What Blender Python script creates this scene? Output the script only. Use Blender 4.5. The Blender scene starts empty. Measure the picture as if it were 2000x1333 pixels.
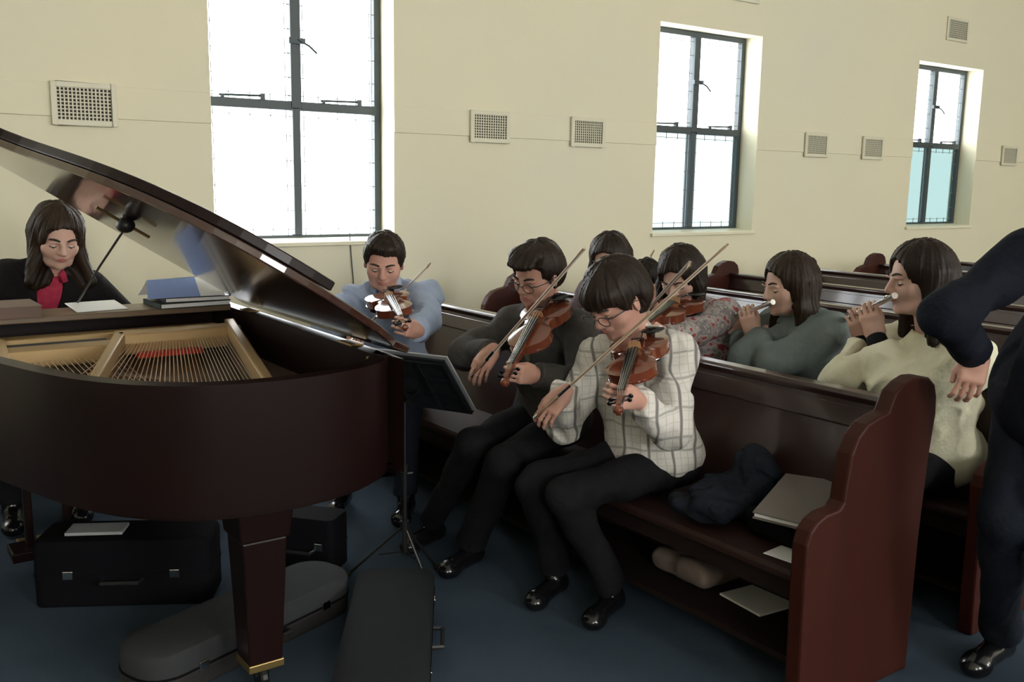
import bpy, bmesh, math, random
import numpy as np
from mathutils import Vector, Matrix

C = bpy.context.scene.collection
scene = bpy.context.scene
random.seed(4)

# ---------------------------------------------------------------- camera
CF, CPITCH, CROLL, CYAW, CH = 1874.57, -0.166214, 0.0170977, 0.9453487, 1.55
def _camaxes():
    cy, sy = math.cos(CYAW), math.sin(CYAW)
    fw = np.array([cy*math.cos(CPITCH), sy*math.cos(CPITCH), math.sin(CPITCH)])
    r = np.array([sy, -cy, 0.0]); u = np.cross(r, fw)
    c, s = math.cos(CROLL), math.sin(CROLL)
    return fw, c*r+s*u, -s*r+c*u
_FW, _R, _U = _camaxes()
cam_data = bpy.data.cameras.new('camera')
cam = bpy.data.objects.new('camera', cam_data); C.objects.link(cam)
cam_data.sensor_width = 36.0
cam_data.lens = CF/2000*36
cam_data.clip_start = 0.05; cam_data.clip_end = 200
M4 = Matrix.Identity(4)
for i in range(3):
    M4[i][0], M4[i][1], M4[i][2] = _R[i], _U[i], -_FW[i]
M4.translation = Vector((0, 0, CH))
cam.matrix_world = M4
scene.camera = cam

def at(x, y, X=None, Y=None, z=None):
    """the point of the room behind a place in the photo, on a plane of constant X, Y or height"""
    v = _FW*CF + _R*(x-1000) - _U*(y-666.5)
    o = np.array([0, 0, CH])
    t = X/v[0] if X is not None else (Y/v[1] if Y is not None else (z-CH)/v[2])
    return o+v*t

# ---------------------------------------------------------------- world, light, exposure
scene.view_settings.view_transform = 'Standard'
scene.view_settings.look = 'None'
scene.view_settings.gamma = 1.0
scene.view_settings.use_curve_mapping = False
scene.view_settings.exposure = 0.0
world = bpy.data.worlds.new('overcast_sky'); scene.world = world
world.use_nodes = True
bg = world.node_tree.nodes['Background']
bg.inputs[0].default_value = (0.93, 0.97, 1.0, 1); bg.inputs[1].default_value = 12.0

def area(name, loc, size, rot, power, col=(1, 1, 1)):
    d = bpy.data.lights.new(name, 'AREA'); d.shape = 'RECTANGLE'
    d.size, d.size_y = size; d.energy = power; d.color = col
    o = bpy.data.objects.new(name, d); C.objects.link(o)
    o.location = loc; o.rotation_euler = rot
    return o
WX0, WW, WS, WZ0, WZ1 = 1.92, 1.21, 3.583, 1.146, 2.80      # window openings of the window wall
WALLY, OPPY, ROOMX0, ROOMX1, ROOMH = 5.7, -5.2, -4.0, 15.0, 4.3
WINX = [WX0+k*WS for k in (-1, 0, 1, 2)]
OPPX = [-2.2, 1.4, 5.0, 8.6, 12.2]
# daylight falling in through the windows of the side behind the camera
for x in OPPX:
    area('daylight_opposite', (x+WW/2, OPPY-0.32, 2.75), (1.5, 2.2), (math.radians(90), 0, 0), 162, (1.0, 0.97, 0.90))
# daylight falling in through the windows in the picture
for x in ():
    area('daylight_window', (x+WW/2, WALLY+0.75, 2.1), (1.5, 1.9), (math.radians(-82), 0, 0), 60, (0.90, 0.96, 1.0))

# ---------------------------------------------------------------- materials
def mat(name, col, rough=0.5, spec=0.5, metal=0.0, coat=0.0, noise=None, bump=None, sss=0.0, sheen=0.0):
    """noise=(scale, second colour, stretch xyz)  bump=(scale, strength)"""
    m = bpy.data.materials.new(name); m.use_nodes = True
    nt = m.node_tree; b = nt.nodes['Principled BSDF']
    b.inputs['Base Color'].default_value = (*col, 1)
    b.inputs['Roughness'].default_value = rough
    b.inputs['Specular IOR Level'].default_value = spec
    b.inputs['Metallic'].default_value = metal
    b.inputs['Coat Weight'].default_value = coat
    b.inputs['Coat Roughness'].default_value = 0.08
    b.inputs['Subsurface Weight'].default_value = sss
    b.inputs['Subsurface Scale'].default_value = 0.01
    b.inputs['Sheen Weight'].default_value = sheen
    tc = nt.nodes.new('ShaderNodeTexCoord')
    if noise:
        sc, c2, st = noise
        mp = nt.nodes.new('ShaderNodeMapping'); mp.inputs['Scale'].default_value = st
        n = nt.nodes.new('ShaderNodeTexNoise'); n.inputs['Scale'].default_value = sc; n.inputs['Detail'].default_value = 5
        r = nt.nodes.new('ShaderNodeValToRGB')
        r.color_ramp.elements[0].position = .35; r.color_ramp.elements[1].position = .68
        r.color_ramp.elements[0].color = (*col, 1); r.color_ramp.elements[1].color = (*c2, 1)
        nt.links.new(tc.outputs['Object'], mp.inputs[0]); nt.links.new(mp.outputs[0], n.inputs['Vector'])
        nt.links.new(n.outputs[0], r.inputs[0]); nt.links.new(r.outputs[0], b.inputs['Base Color'])
    if bump:
        n = nt.nodes.new('ShaderNodeTexNoise'); n.inputs['Scale'].default_value = bump[0]; n.inputs['Detail'].default_value = 4
        bp = nt.nodes.new('ShaderNodeBump'); bp.inputs['Strength'].default_value = bump[1]; bp.inputs['Distance'].default_value = 0.01
        nt.links.new(tc.outputs['Object'], n.inputs['Vector']); nt.links.new(n.outputs[0], bp.inputs['Height'])
        nt.links.new(bp.outputs[0], b.inputs['Normal'])
    return m

M = {}
M['wall'] = mat('cream_plaster', (0.70, 0.645, 0.465), .6, .25, noise=(0.5, (0.66, 0.625, 0.485), (1, 1, 1)), bump=(30, .06))
M['trimwall'] = mat('cream_gloss_paint', (0.70, 0.66, 0.50), .4, .4)
M['ceiling'] = mat('white_ceiling_paint', (0.8, 0.79, 0.72), .8)
M['floor'] = mat('blue_carpet', (0.042, 0.062, 0.088), .95, .1, noise=(2.0, (0.058, 0.082, 0.112), (1, 1, 1)), bump=(400, .4))
M['steel'] = mat('dark_green_window_steel', (0.035, 0.05, 0.055), .45, .5)
M['lead'] = mat('lead_came', (0.16, 0.18, 0.18), .5, .5)
M['pew'] = mat('dark_stained_pew_wood', (0.024, 0.010, 0.008), .3, .5, coat=.6, noise=(5, (0.038, 0.016, 0.013), (1, .15, 1)))
M['pewseat'] = mat('worn_pew_seat_wood', (0.026, 0.012, 0.010), .55, .2, noise=(5, (0.036, 0.017, 0.014), (1, .15, 1)))
M['pewend'] = mat('red_mahogany_pew_end', (0.032, 0.0075, 0.0045), .5, .18, noise=(4, (0.045, 0.010, 0.006), (1, 1, .15)))
M['piano'] = mat('piano_mahogany_polish', (0.009, 0.0035, 0.003), .35, .2, coat=.06, noise=(3, (0.012, 0.0045, 0.004), (.3, .3, 1)))
M['pianotop'] = mat('piano_walnut_shelf', (0.16, 0.11, 0.07), .35, .5, noise=(6, (0.20, 0.14, 0.09), (.1, 1, 1)))
M['lid'] = mat('piano_lid_polish', (0.045, 0.018, 0.012), .16, .6, coat=.8)
M['gold'] = mat('bronze_painted_iron', (0.50, 0.34, 0.16), .4, .5, metal=.35)
M['sound'] = mat('soundboard_spruce', (0.17, 0.11, 0.06), .45, noise=(8, (0.21, 0.14, 0.08), (1, .05, 1)))
M['brass'] = mat('aged_brass', (0.36, 0.25, 0.10), .4, metal=.9)
M['string'] = mat('steel_string', (0.55, 0.5, 0.42), .3, metal=.9)
M['copper'] = mat('copper_wound_string', (0.55, 0.33, 0.18), .3, metal=.8)
M['felt'] = mat('red_felt', (0.5, 0.03, 0.015), .9)
M['darkfelt'] = mat('dark_felt', (0.015, 0.015, 0.015), .9)
M['black'] = mat('black_lacquered_metal', (0.01, 0.01, 0.011), .35)
M['blackplastic'] = mat('black_plastic', (0.012, 0.012, 0.013), .45)
M['ivory'] = mat('ivory_key', (0.8, 0.78, 0.7), .3)
M['paper'] = mat('white_paper', (0.93, 0.93, 0.94), .4, .5)
M['graypaper'] = mat('grey_paper', (0.32, 0.33, 0.34), .7)
M['bluebook'] = mat('pale_blue_glossy_cover', (0.30, 0.42, 0.80), .4, .5)
M['greenbook'] = mat('dark_green_cover', (0.012, 0.03, 0.018), .5)
M['blackbook'] = mat('black_cover', (0.012, 0.012, 0.012), .5)
M['brownbook'] = mat('brown_cover', (0.16, 0.10, 0.075), .6)
M['graycase'] = mat('grey_case_fabric', (0.018, 0.019, 0.022), .8, .1, bump=(300, .2))
M['lightcase'] = mat('light_grey_case_fabric', (0.036, 0.038, 0.040), .8, .1, bump=(300, .2))
M['casetrim'] = mat('brown_grey_case_trim', (0.016, 0.014, 0.013), .8)
M['blackcase'] = mat('black_case_fabric', (0.0045, 0.0045, 0.006), .85, .08)
M['chrome'] = mat('chrome', (0.8, 0.8, 0.8), .15, metal=1)
M['binder'] = mat('grey_vinyl_binder', (0.16, 0.135, 0.12), .5)
M['bag'] = mat('taupe_canvas_bag', (0.14, 0.10, 0.085), .8, noise=(9, (0.2, 0.16, 0.13), (1, 1, 1)))
M['vent'] = mat('cream_vent_paint', (0.62, 0.59, 0.45), .5)
M['ventdark'] = mat('vent_shadow_grey', (0.05, 0.045, 0.035), .9)
M['navycloth'] = mat('navy_cloth', (0.008, 0.011, 0.018), .85, .2, bump=(60, .3))
def glass(name, tint, dens):
    m = bpy.data.materials.new(name); m.use_nodes = True; nt = m.node_tree; nt.nodes.clear()
    o = nt.nodes.new('ShaderNodeOutputMaterial'); mix = nt.nodes.new('ShaderNodeMixShader')
    t = nt.nodes.new('ShaderNodeBsdfTransparent'); t.inputs[0].default_value = (*tint, 1)
    g = nt.nodes.new('ShaderNodeBsdfGlossy'); g.inputs['Roughness'].default_value = .1
    mix.inputs[0].default_value = dens
    nt.links.new(t.outputs[0], mix.inputs[1]); nt.links.new(g.outputs[0], mix.inputs[2]); nt.links.new(mix.outputs[0], o.inputs[0])
    return m
M['glass'] = glass('clear_window_glass', (1, 1, 1), .04)
M['tealglass'] = glass('pale_turquoise_glass', (0.225, 0.268, 0.262), .03)
M['mintglass'] = glass('faint_mint_glass', (0.34, 0.372, 0.372), .03)

# ---------------------------------------------------------------- mesh helpers
class MB:
    def __init__(self): self.v = []; self.f = []
    def add(self, vs, fs):
        b = len(self.v); self.v += [tuple(map(float, v)) for v in vs]; self.f += [tuple(b+i for i in f) for f in fs]; return self
    def box(self, c, s, R=None):
        vs = []
        for i in (-1, 1):
            for j in (-1, 1):
                for k in (-1, 1):
                    p = Vector((i*s[0]/2, j*s[1]/2, k*s[2]/2))
                    if R is not None: p = R @ p
                    vs.append(p+Vector(c))
        return self.add(vs, [(0, 1, 3, 2), (4, 6, 7, 5), (0, 4, 5, 1), (2, 3, 7, 6), (0, 2, 6, 4), (1, 5, 7, 3)])
    def lohi(self, lo, hi):
        return self.box([(a+b)/2 for a, b in zip(lo, hi)], [abs(b-a) for a, b in zip(lo, hi)])
    def tube(self, pts, rad, n=10, cap=True):
        pts = [Vector(p) for p in pts]
        if not hasattr(rad, '__len__'): rad = [rad]*len(pts)
        vs, fs = [], []; a = None
        for i, p in enumerate(pts):
            t = (pts[min(i+1, len(pts)-1)]-pts[max(i-1, 0)]).normalized()
            if a is None: a = t.orthogonal().normalized()
            a = (a-t*a.dot(t)).normalized(); b = t.cross(a)
            for k in range(n):
                q = 2*math.pi*k/n; vs.append(p+(a*math.cos(q)+b*math.sin(q))*rad[i])
        for i in range(len(pts)-1):
            for k in range(n):
                fs.append((i*n+k, i*n+(k+1) % n, (i+1)*n+(k+1) % n, (i+1)*n+k))
        if cap:
            fs.append(tuple(range(n-1, -1, -1))); fs.append(tuple(range((len(pts)-1)*n, len(pts)*n)))
        return self.add(vs, fs)
    def prism(self, poly, ax, a, b):
        """polygon (2D) extruded along axis ax from a to b"""
        n = len(poly); vs = []
        for h in (a, b):
            for p in poly:
                v = [p[0], p[1]]; v.insert(ax, h); vs.append(v)
        return self.add(vs, [tuple(range(n)), tuple(range(2*n-1, n-1, -1))]+[(i, i+n, (i+1) % n+n, (i+1) % n) for i in range(n)])
    def lathe(self, c, prof, n=16, R=None):
        vs, fs = [], []
        for r, z in prof:
            for k in range(n):
                q = 2*math.pi*k/n; p = Vector((r*math.cos(q), r*math.sin(q), z))
                if R is not None: p = R @ p
                vs.append(p+Vector(c))
        for i in range(len(prof)-1):
            for k in range(n): fs.append((i*n+k, i*n+(k+1) % n, (i+1)*n+(k+1) % n, (i+1)*n+k))
        fs.append(tuple(range(n-1, -1, -1))); fs.append(tuple(range((len(prof)-1)*n, len(prof)*n)))
        return self.add(vs, fs)
    def ell(self, c, r, R=None, nu=18, nv=12):
        vs, fs = [], []
        for i in range(nv+1):
            t = math.pi*i/nv
            for k in range(nu):
                q = 2*math.pi*k/nu
                p = Vector((r[0]*math.sin(t)*math.cos(q), r[1]*math.sin(t)*math.sin(q), r[2]*math.cos(t)))
                if R is not None: p = R @ p
                vs.append(p+Vector(c))
        for i in range(nv):
            for k in range(nu): fs.append((i*nu+k, (i+1)*nu+k, (i+1)*nu+(k+1) % nu, i*nu+(k+1) % nu))
        return self.add(vs, fs)
    def build(self, name, m, parent=None, bevel=0.0, smooth=False, label=None):
        me = bpy.data.meshes.new(name); me.from_pydata(self.v, [], self.f)
        bm = bmesh.new(); bm.from_mesh(me)
        bmesh.ops.remove_doubles(bm, verts=bm.verts, dist=1e-6)
        bmesh.ops.dissolve_degenerate(bm, edges=bm.edges, dist=1e-7)
        bmesh.ops.recalc_face_normals(bm, faces=bm.faces); bm.to_mesh(me); bm.free()
        me.materials.append(m)
        o = bpy.data.objects.new(name, me); C.objects.link(o)
        if parent is not None: o.parent = parent
        if bevel > 0:
            bv = o.modifiers.new('b', 'BEVEL'); bv.width = bevel; bv.segments = 2; bv.limit_method = 'ANGLE'; bv.angle_limit = math.radians(40)
        if smooth:
            for p in me.polygons: p.use_smooth = True
            if smooth != 2:
                me.set_sharp_from_angle(angle=math.radians(40))
        if label: o['label'] = label
        return o

def tag(o, label=None, cat=None, group=None, kind=None):
    if label: o['label'] = label
    if cat: o['category'] = cat
    if group: o['group'] = group
    if kind: o['kind'] = kind
    return o
def empty(name, loc=(0, 0, 0), rz=0.0, **kw):
    o = bpy.data.objects.new(name, None); C.objects.link(o); o.location = loc; o.rotation_euler = (0, 0, rz)
    o.empty_display_size = .1
    return tag(o, **kw)
def copy_tree(o, parent=None):
    c = o.copy(); C.objects.link(c); c.parent = parent
    for ch in o.children: copy_tree(ch, c)
    return c
def struct(o): o['kind'] = 'structure'; return o

# ---------------------------------------------------------------- room
def wall_with_holes(mb, y0, y1, x0, x1, z0, z1, holes, hz0, hz1):
    xs = x0
    for h0, h1 in holes:
        mb.lohi((xs, y0, z0), (h0, y1, z1)); mb.lohi((h0, y0, z0), (h1, y1, hz0)); mb.lohi((h0, y0, hz1), (h1, y1, z1)); xs = h1
    mb.lohi((xs, y0, z0), (x1, y1, z1))
struct(MB().lohi((ROOMX0-.3, OPPY-.4, -.2), (ROOMX1+.3, WALLY+.4, 0)).build('floor', M['floor']))
struct(MB().lohi((ROOMX0-.3, OPPY-.4, ROOMH), (ROOMX1+.3, WALLY+.4, ROOMH+.2)).build('ceiling', M['ceiling']))
w = MB(); wall_with_holes(w, WALLY, WALLY+.27, ROOMX0, ROOMX1, 0, ROOMH, [(x, x+WW) for x in WINX], WZ0, WZ1)
struct(w.build('wall_back', M['wall']))
w = MB(); wall_with_holes(w, OPPY-.27, OPPY, ROOMX0, ROOMX1, 0, ROOMH, [(x, x+WW) for x in OPPX], 1.7, 3.6)
struct(w.build('wall_front', M['wall']))
struct(MB().lohi((ROOMX0-.25, OPPY-.3, 0), (ROOMX0, WALLY+.3, ROOMH)).build('wall_left', M['wall']))
struct(MB().lohi((ROOMX1, OPPY-.3, 0), (ROOMX1+.25, WALLY+.3, ROOMH)).build('wall_right', M['wall']))
struct(MB().lohi((ROOMX0, WALLY-.018, 0), (ROOMX1, WALLY-.001, .14)).build('baseboard_back', M['trimwall'], bevel=.003))
# shallow raised band running along the window wall at the height of the vents
M['shelfwood'] = mat('dull_dark_wood', (0.016, 0.009, 0.008), .7, .2)
segs = [(ROOMX0, WINX[0])]+[(WINX[i]+WW, WINX[i+1]) for i in range(3)]+[(WINX[3]+WW, ROOMX1)]
for i, (a, b) in enumerate(segs):
    m_ = MB().prism([(WALLY-.001, 1.845), (WALLY-.007, 1.848), (WALLY-.003, 2.02), (WALLY-.001, 2.022)], 0, a, b)
    struct(m_.build('trim_%d' % (i+1), M['wall']))

def make_window(n, x0, lower):
    r = empty('window_%d' % n, (x0+WW/2, WALLY+.2, WZ0)); struct(r)
    h = WZ1-WZ0; hw = WW/2
    f = MB()
    t = .045
    f.lohi((-hw, -.02, 0), (-hw+t, .03, h)); f.lohi((hw-t, -.02, 0), (hw, .03, h))
    f.lohi((-hw+t, -.02, 0), (hw-t, .03, .03)); f.lohi((-hw+t, -.02, h-t), (hw-t, .03, h))
    f.build('window_frame', M['steel'], r, bevel=.004)
    f = MB(); f.lohi((-.026, -.03, .03), (.026, .03, .83)); f.lohi((-.034, -.035, .83), (.034, .03, h-t))
    f.build('mullion', M['steel'], r, bevel=.004)
    f = MB(); f.lohi((-hw+t, -.032, .815), (-.034, .03, .872)); f.lohi((.034, -.032, .815), (hw-t, .03, .872))
    f.build('transom', M['steel'], r, bevel=.004)
    # casement stay and latch
    g = MB(); g.box((0, -.05, 1.24), (.11, .03, .035)); g.tube([(0, -.06, 1.25), (.07, -.085, 1.21), (.12, -.085, 1.17)], .007)
    g.build('window_latch', M['steel'], r, bevel=.003)
    for s in (-1, 1):
        g = MB(); xa = s*.33
        g.tube([(xa-.17, -.04, .885), (xa+.10, -.045, .892)], .007, 8); g.box((xa+.1, -.04, .885), (.03, .03, .035)); g.box((xa-.15, -.04, .88), (.02, .02, .02))
        g.build('window_stay', M['steel'], r)
    # leaded border of each light
    for s in (-1, 1):
        for z0, z1 in ((.03, .815), (.872, h-t)):
            a, b = (-hw+t, -.03) if s < 0 else (.03, hw-t)
            c = MB(); y = .0; q = .03; d = .0022
            for xx in (a+q, b-q): c.lohi((xx-d, y-d, z0), (xx+d, y+d, z1))
            for zz in (z0+q*1.2, z1-q*1.2): c.lohi((a, y-d, zz-d), (b, y+d, zz+d))
            nz = 5
            for k in range(1, nz):
                zz = z0+(z1-z0)*k/nz
                for (u0, u1) in ((a, a+q+.012), (b-q-.012, b)): c.lohi((u0, y-d, zz-d), (u1, y+d, zz+d))
            for k in range(1, 4):
                xx = a+(b-a)*k/4
                for (u0, u1) in ((z0, z0+q*1.6), (z1-q*1.6, z1)): c.lohi((xx-d, y-d, u0), (xx+d, y+d, u1))
            c.build('lead_came', M['lead'], r)
            gm = lower if z0 < .5 else M['glass']
            MB().lohi((a, .006, z0), (b, .010, z1)).build('pane', gm, r)
    struct(MB().prism([(WALLY-.025-(WALLY+.2), -.03), (WALLY-.025-(WALLY+.2), -.004), (-.02, .012), (-.02, -.03)], 0, -hw-.02, hw+.02).build('window_sill', M['trimwall'], r, bevel=.004))
    return r
for n, (x, lw) in enumerate(zip(WINX[1:], (M['glass'], M['mintglass'], M['tealglass']))): make_window(n+1, x, lw)
make_window(4, WINX[0], M['glass'])

# ---------------------------------------------------------------- wall vents
def make_vent(cx, cz, w_, h_, label):
    w_ *= .93; h_ *= .93
    r = empty('wall_vent', (cx, WALLY-.011 if 1.8 < cz < 2.05 else WALLY, cz), label=label, cat='vent', group='vent grilles on the window wall')
    f = MB(); b = .028
    f.lohi((-w_/2, -.016, -h_/2), (-w_/2+b, 0, h_/2)); f.lohi((w_/2-b, -.016, -h_/2), (w_/2, 0, h_/2))
    f.lohi((-w_/2+b, -.016, -h_/2), (w_/2-b, 0, -h_/2+b)); f.lohi((-w_/2+b, -.016, h_/2-b), (w_/2-b, 0, h_/2))
    f.build('vent_frame', M['vent'], r, bevel=.003)
    MB().lohi((-w_/2+b, -.003, -h_/2+b), (w_/2-b, -.001, h_/2-b)).build('vent_backing', M['ventdark'], r)
    g = MB(); n = 14
    for i in range(n+1):
        x = -w_/2+b+(w_-2*b)*i/n; g.lohi((x-.0035, -.012, -h_/2+b), (x+.0035, -.008, h_/2-b))
    n = 9
    for i in range(n+1):
        z = -h_/2+b+(h_-2*b)*i/n; g.lohi((-w_/2+b, -.008, z-.003), (w_/2-b, -.004, z+.003))
    g.build('vent_grille', M['vent'], r)
make_vent(1.225, 1.915, .36, .245, 'large square vent grille left of the biggest window above the piano')
make_vent(3.885, 1.915, .36, .235, 'vent grille on the raised band just right of the biggest window')
make_vent(4.78, 1.915, .36, .235, 'vent grille on the raised band just left of the middle window')
make_vent(7.52, 1.915, .36, .235, 'vent grille on the raised band just right of the middle window')
make_vent(8.39, 1.915, .36, .235, 'vent grille on the raised band just left of the smallest window')
make_vent(10.98, 1.915, .36, .235, 'rightmost vent grille, right of the smallest window')
make_vent(9.71, 3.155, .43, .25, 'vent grille high up on the wall above the smallest window')
make_vent(6.46, 3.17, .38, .25, 'vent grille cut by the top edge above the middle window')
o = MB().tube([at(683, 455, Y=WALLY-.01), at(686, 500, Y=WALLY-.008), at(690, 545, Y=WALLY-.008), at(692, 640, Y=WALLY-.008)], .0035, 6).build('window_cord', M['steel'])
tag(o, 'thin dark green cord hanging down the wall under the biggest window', 'cord')

# ---------------------------------------------------------------- pews
PX0, PDX, PY0, PY1 = 2.77, .95, 1.60, 4.95
prof = [(-.06, .978), (-.02, .97), (.015, .945), (.03, .905), (.035, .85), (.015, .70), (.0, .45), (-.005, .0), (-.56, .0), (-.568, .30), (-.572, .54), (-.558, .578), (-.53, .603), (-.49, .618), (-.43, .622),
        (-.412, .64), (-.405, .70), (-.392, .78), (-.365, .83), (-.325, .862), (-.27, .877), (-.225, .885), (-.213, .91), (-.195, .942), (-.15, .967), (-.10, .98)]
def make_pew():
    r = empty('church_pew', (0, 0, 0))
    for y in (0, PY1-PY0-.055):
        MB().prism(prof, 1, y, y+.055).build('end_panel', M['pewend'], r, bevel=.008)
    L0, L1 = .055, PY1-PY0-.055
    MB().prism([(-.155, .40), (-.125, .40), (-.035, .86), (-.06, .86)], 1, L0, L1).build('backrest', M['pew'], r)
    MB().prism([(-.075, .855), (-.025, .855), (-.015, .868), (-.018, .888), (-.075, .888), (-.083, .875)], 1, L0, L1).build('top_rail', M['pew'], r, bevel=.004)
    MB().prism([(-.086, .775), (-.07, .765), (-.055, .835), (-.072, .84)], 1, L0, L1).build('back_molding', M['pew'], r, bevel=.003)
    MB().prism([(-.085, .408), (-.51, .422), (-.525, .412), (-.525, .392), (-.51, .387), (-.085, .374)], 1, L0, L1).build('seat', M['pewseat'], r, bevel=.005)
    MB().lohi((-.12, L0, .02), (-.10, L1, .40)).build('lower_back_panel', M['shelfwood'], r)
    MB().lohi((-.49, L0, .32), (-.468, L1, .386)).build('seat_apron', M['shelfwood'], r)
    MB().lohi((-.44, L0, .085), (-.12, L1, .105)).build('under_shelf', M['shelfwood'], r)
    return r
pl = ['front church pew with the tall rounded red end nearest the camera', 'second church pew, holding the two flutists and the patterned shirt violinist',
      'third church pew back, directly behind the flutist in teal', 'fourth church pew, its pale lit seat seen between the two flutists',
      'fifth church pew, its back rail between the two flutists heads', 'sixth church pew near the far right', 'seventh church pew, farthest one from the camera']
pew0 = make_pew()
for i in range(7):
    o = pew0 if i == 0 else copy_tree(pew0)
    o.location = (PX0+i*PDX, PY0, 0); tag(o, pl[i], 'pew', 'rows of church pews')

# ---------------------------------------------------------------- grand piano
HX = 1.47
ol = [(HX, 4.50), (HX, 2.74), (1.44, 2.67), (1.36, 2.58), (1.24, 2.52), (1.09, 2.49), (.94, 2.495), (.80, 2.53), (.69, 2.60), (.59, 2.71), (.51, 2.85), (.45, 3.0), (.40, 3.15), (.34, 3.32), (.25, 3.49), (.13, 3.63), (.02, 3.73), (-.05, 3.86), (-.07, 4.02), (-.07, 4.50)]
def inset(poly, d):
    n = len(poly); out = []
    A = sum(poly[i][0]*poly[(i+1) % n][1]-poly[(i+1) % n][0]*poly[i][1] for i in range(n))
    sg = 1 if A > 0 else -1
    for i in range(n):
        a, b, c = Vector(poly[i-1]), Vector(poly[i]), Vector(poly[(i+1) % n])
        e1 = (b-a).normalized(); e2 = (c-b).normalized()
        n1 = Vector((-e1.y, e1.x))*sg; n2 = Vector((-e2.y, e2.x))*sg
        k = (n1+n2); k = k/max(.5, k.length_squared)*2
        out.append((b.x+k.x*d, b.y+k.y*d))
    return out
def smooth_poly(poly, keep=(0, 1, -1, -2)):
    n = len(poly); out = []
    kp = {k % n for k in keep}
    for i in range(n):
        a, b, c, d = (Vector(poly[(i+k) % n]) for k in (-1, 0, 1, 2))
        out.append(tuple(b))
        if i in kp and (i+1) % n in kp: continue
        if i in kp or (i+1) % n in kp: out.append(tuple((b+c)/2))
        else: out.append(tuple((b+c)*.5625-(a+d)*.0625))
    return out
OL = smooth_poly(ol, keep=(0, -1))
IN = inset(OL, .055)
ZB, ZT = .62, .99
piano = empty('grand_piano', (.7, 3.5, 0), label='dark mahogany grand piano with raised lid and gold iron frame', cat='piano')
pv = Vector((.7, 3.5, 0))
def pb(mb, name, m, parent=None, **kw):
    mb.v = [(x-.7, y-3.5, z) for x, y, z in mb.v] if parent is None or parent is piano else mb.v
    return mb.build(name, m, parent or piano, **kw)
rim = MB(); n = len(OL)
vs = [(x, y, z) for z in (ZB, ZT) for x, y in OL]+[(x, y, z) for z in (ZB, ZT) for x, y in IN]
fs = []
for i in range(n):
    j = (i+1) % n
    if i == n-1: continue        # open towards the keyboard
    fs += [(i, j, j+n, i+n), (i+2*n, i+3*n, j+3*n, j+2*n), (i+n, j+n, j+3*n, i+3*n), (i, i+2*n, j+2*n, j)]
fs += [(0, n, 3*n, 2*n), (n-1, 3*n-1, 4*n-1, 2*n-1)]
rim.add(vs, fs)
pb(rim, 'rim', M['piano'], smooth=True)
pb(MB().prism([(x, min(y, 4.0)) for x, y in inset(OL, .05)], 2, .80, .82), 'soundboard', M['sound'])
pb(MB().prism(inset(OL, .03), 2, .60, .64), 'bottom_board', M['piano'])
# iron frame
pb(MB().prism([(1.34, 4.04), (1.36, 3.94), (.02, 3.94), (.02, 4.04)], 2, .86, .93), 'pin_block', M['gold'], bevel=.01)
def strut(a, b, w_, z0, z1):
    a = Vector(a); b = Vector(b); d = (b-a); L = d.length; d.normalize(); nrm = Vector((-d.y, d.x))*w_/2
    mb = MB()
    P_ = [a-nrm, a+nrm, b+nrm*.7, b-nrm*.7]
    mb.add([(p.x, p.y, z0) for p in P_]+[(p.x, p.y, z1) for p in P_], [(0, 1, 2, 3), (7, 6, 5, 4), (0, 4, 5, 1), (1, 5, 6, 2), (2, 6, 7, 3), (3, 7, 4, 0)])
    return mb
pb(strut((1.375, 3.94), (1.045, 2.66), .045, .84, .955), 'iron_strut', M['gold'], bevel=.008)
pb(strut((.915, 3.86), (.60, 2.92), .045, .84, .945), 'iron_strut', M['gold'], bevel=.008)
pb(strut((.50, 3.90), (.43, 3.18), .045, .84, .945), 'iron_strut', M['gold'], bevel=.008)
pb(strut((.17, 3.94), (.20, 3.62), .045, .84, .945), 'iron_strut', M['gold'], bevel=.008)
pb(MB().prism([(1.375, 3.90), (1.375, 3.80), (.90, 3.80), (.90, 3.90)], 2, .86, .945), 'agraffe_bar', M['gold'], bevel=.008)
pb(MB().prism([(.88, 3.82), (.88, 3.70), (.12, 3.70), (.12, 3.82)], 2, .86, .925), 'capo_bar', M['gold'], bevel=.008)
hp = inset(OL, .06); hp2 = inset(OL, .15)
idx = [i for i in range(len(OL)) if OL[i][1] < 3.62 and OL[i][0] < 1.40]
hb = MB()
vs = [(*hp[i], .83) for i in idx]+[(*hp[i], .865) for i in idx]+[(*hp2[i], .83) for i in idx]+[(*hp2[i], .855) for i in idx]
k = len(idx); fs = []
for q in range(k-1): fs += [(q+k, q+1+k, q+1+3*k, q+3*k), (q, q+1, q+1+k, q+k), (q+2*k, q+3*k, q+1+3*k, q+1+2*k)]
hb.add(vs, fs); pb(hb, 'hitch_plate', M['gold'], smooth=True)
pb(MB().prism([(.93, 3.70), (1.17, 3.70), (1.17, 3.66), (.93, 3.66)], 2, .87, .889), 'string_felt', M['felt'])
def poly_y_at(x):
    best = 2.7
    P_ = inset(OL, .12)
    for i in range(len(P_)):
        a, b = P_[i], P_[(i+1) % len(P_)]
        if min(a[0], b[0]) <= x <= max(a[0], b[0]) and a[0] != b[0] and max(a[1], b[1]) < 4.0:
            best = a[1]+(b[1]-a[1])*(x-a[0])/(b[0]-a[0])
            if best < 3.9: break
    return best
sc_ = 0
for i in range(38):          # bass strings, wound in copper, splayed over the tenor ones
    t = i/37; xa = 1.33-.42*t; xb = 1.05-.50*t
    pb(MB().tube([(xa, 3.82, .905), (xb, poly_y_at(xb)+.02, .895)], .0019, 5, False), 'wound_string', M['copper'] if t > .35 else M['string'])
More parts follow.
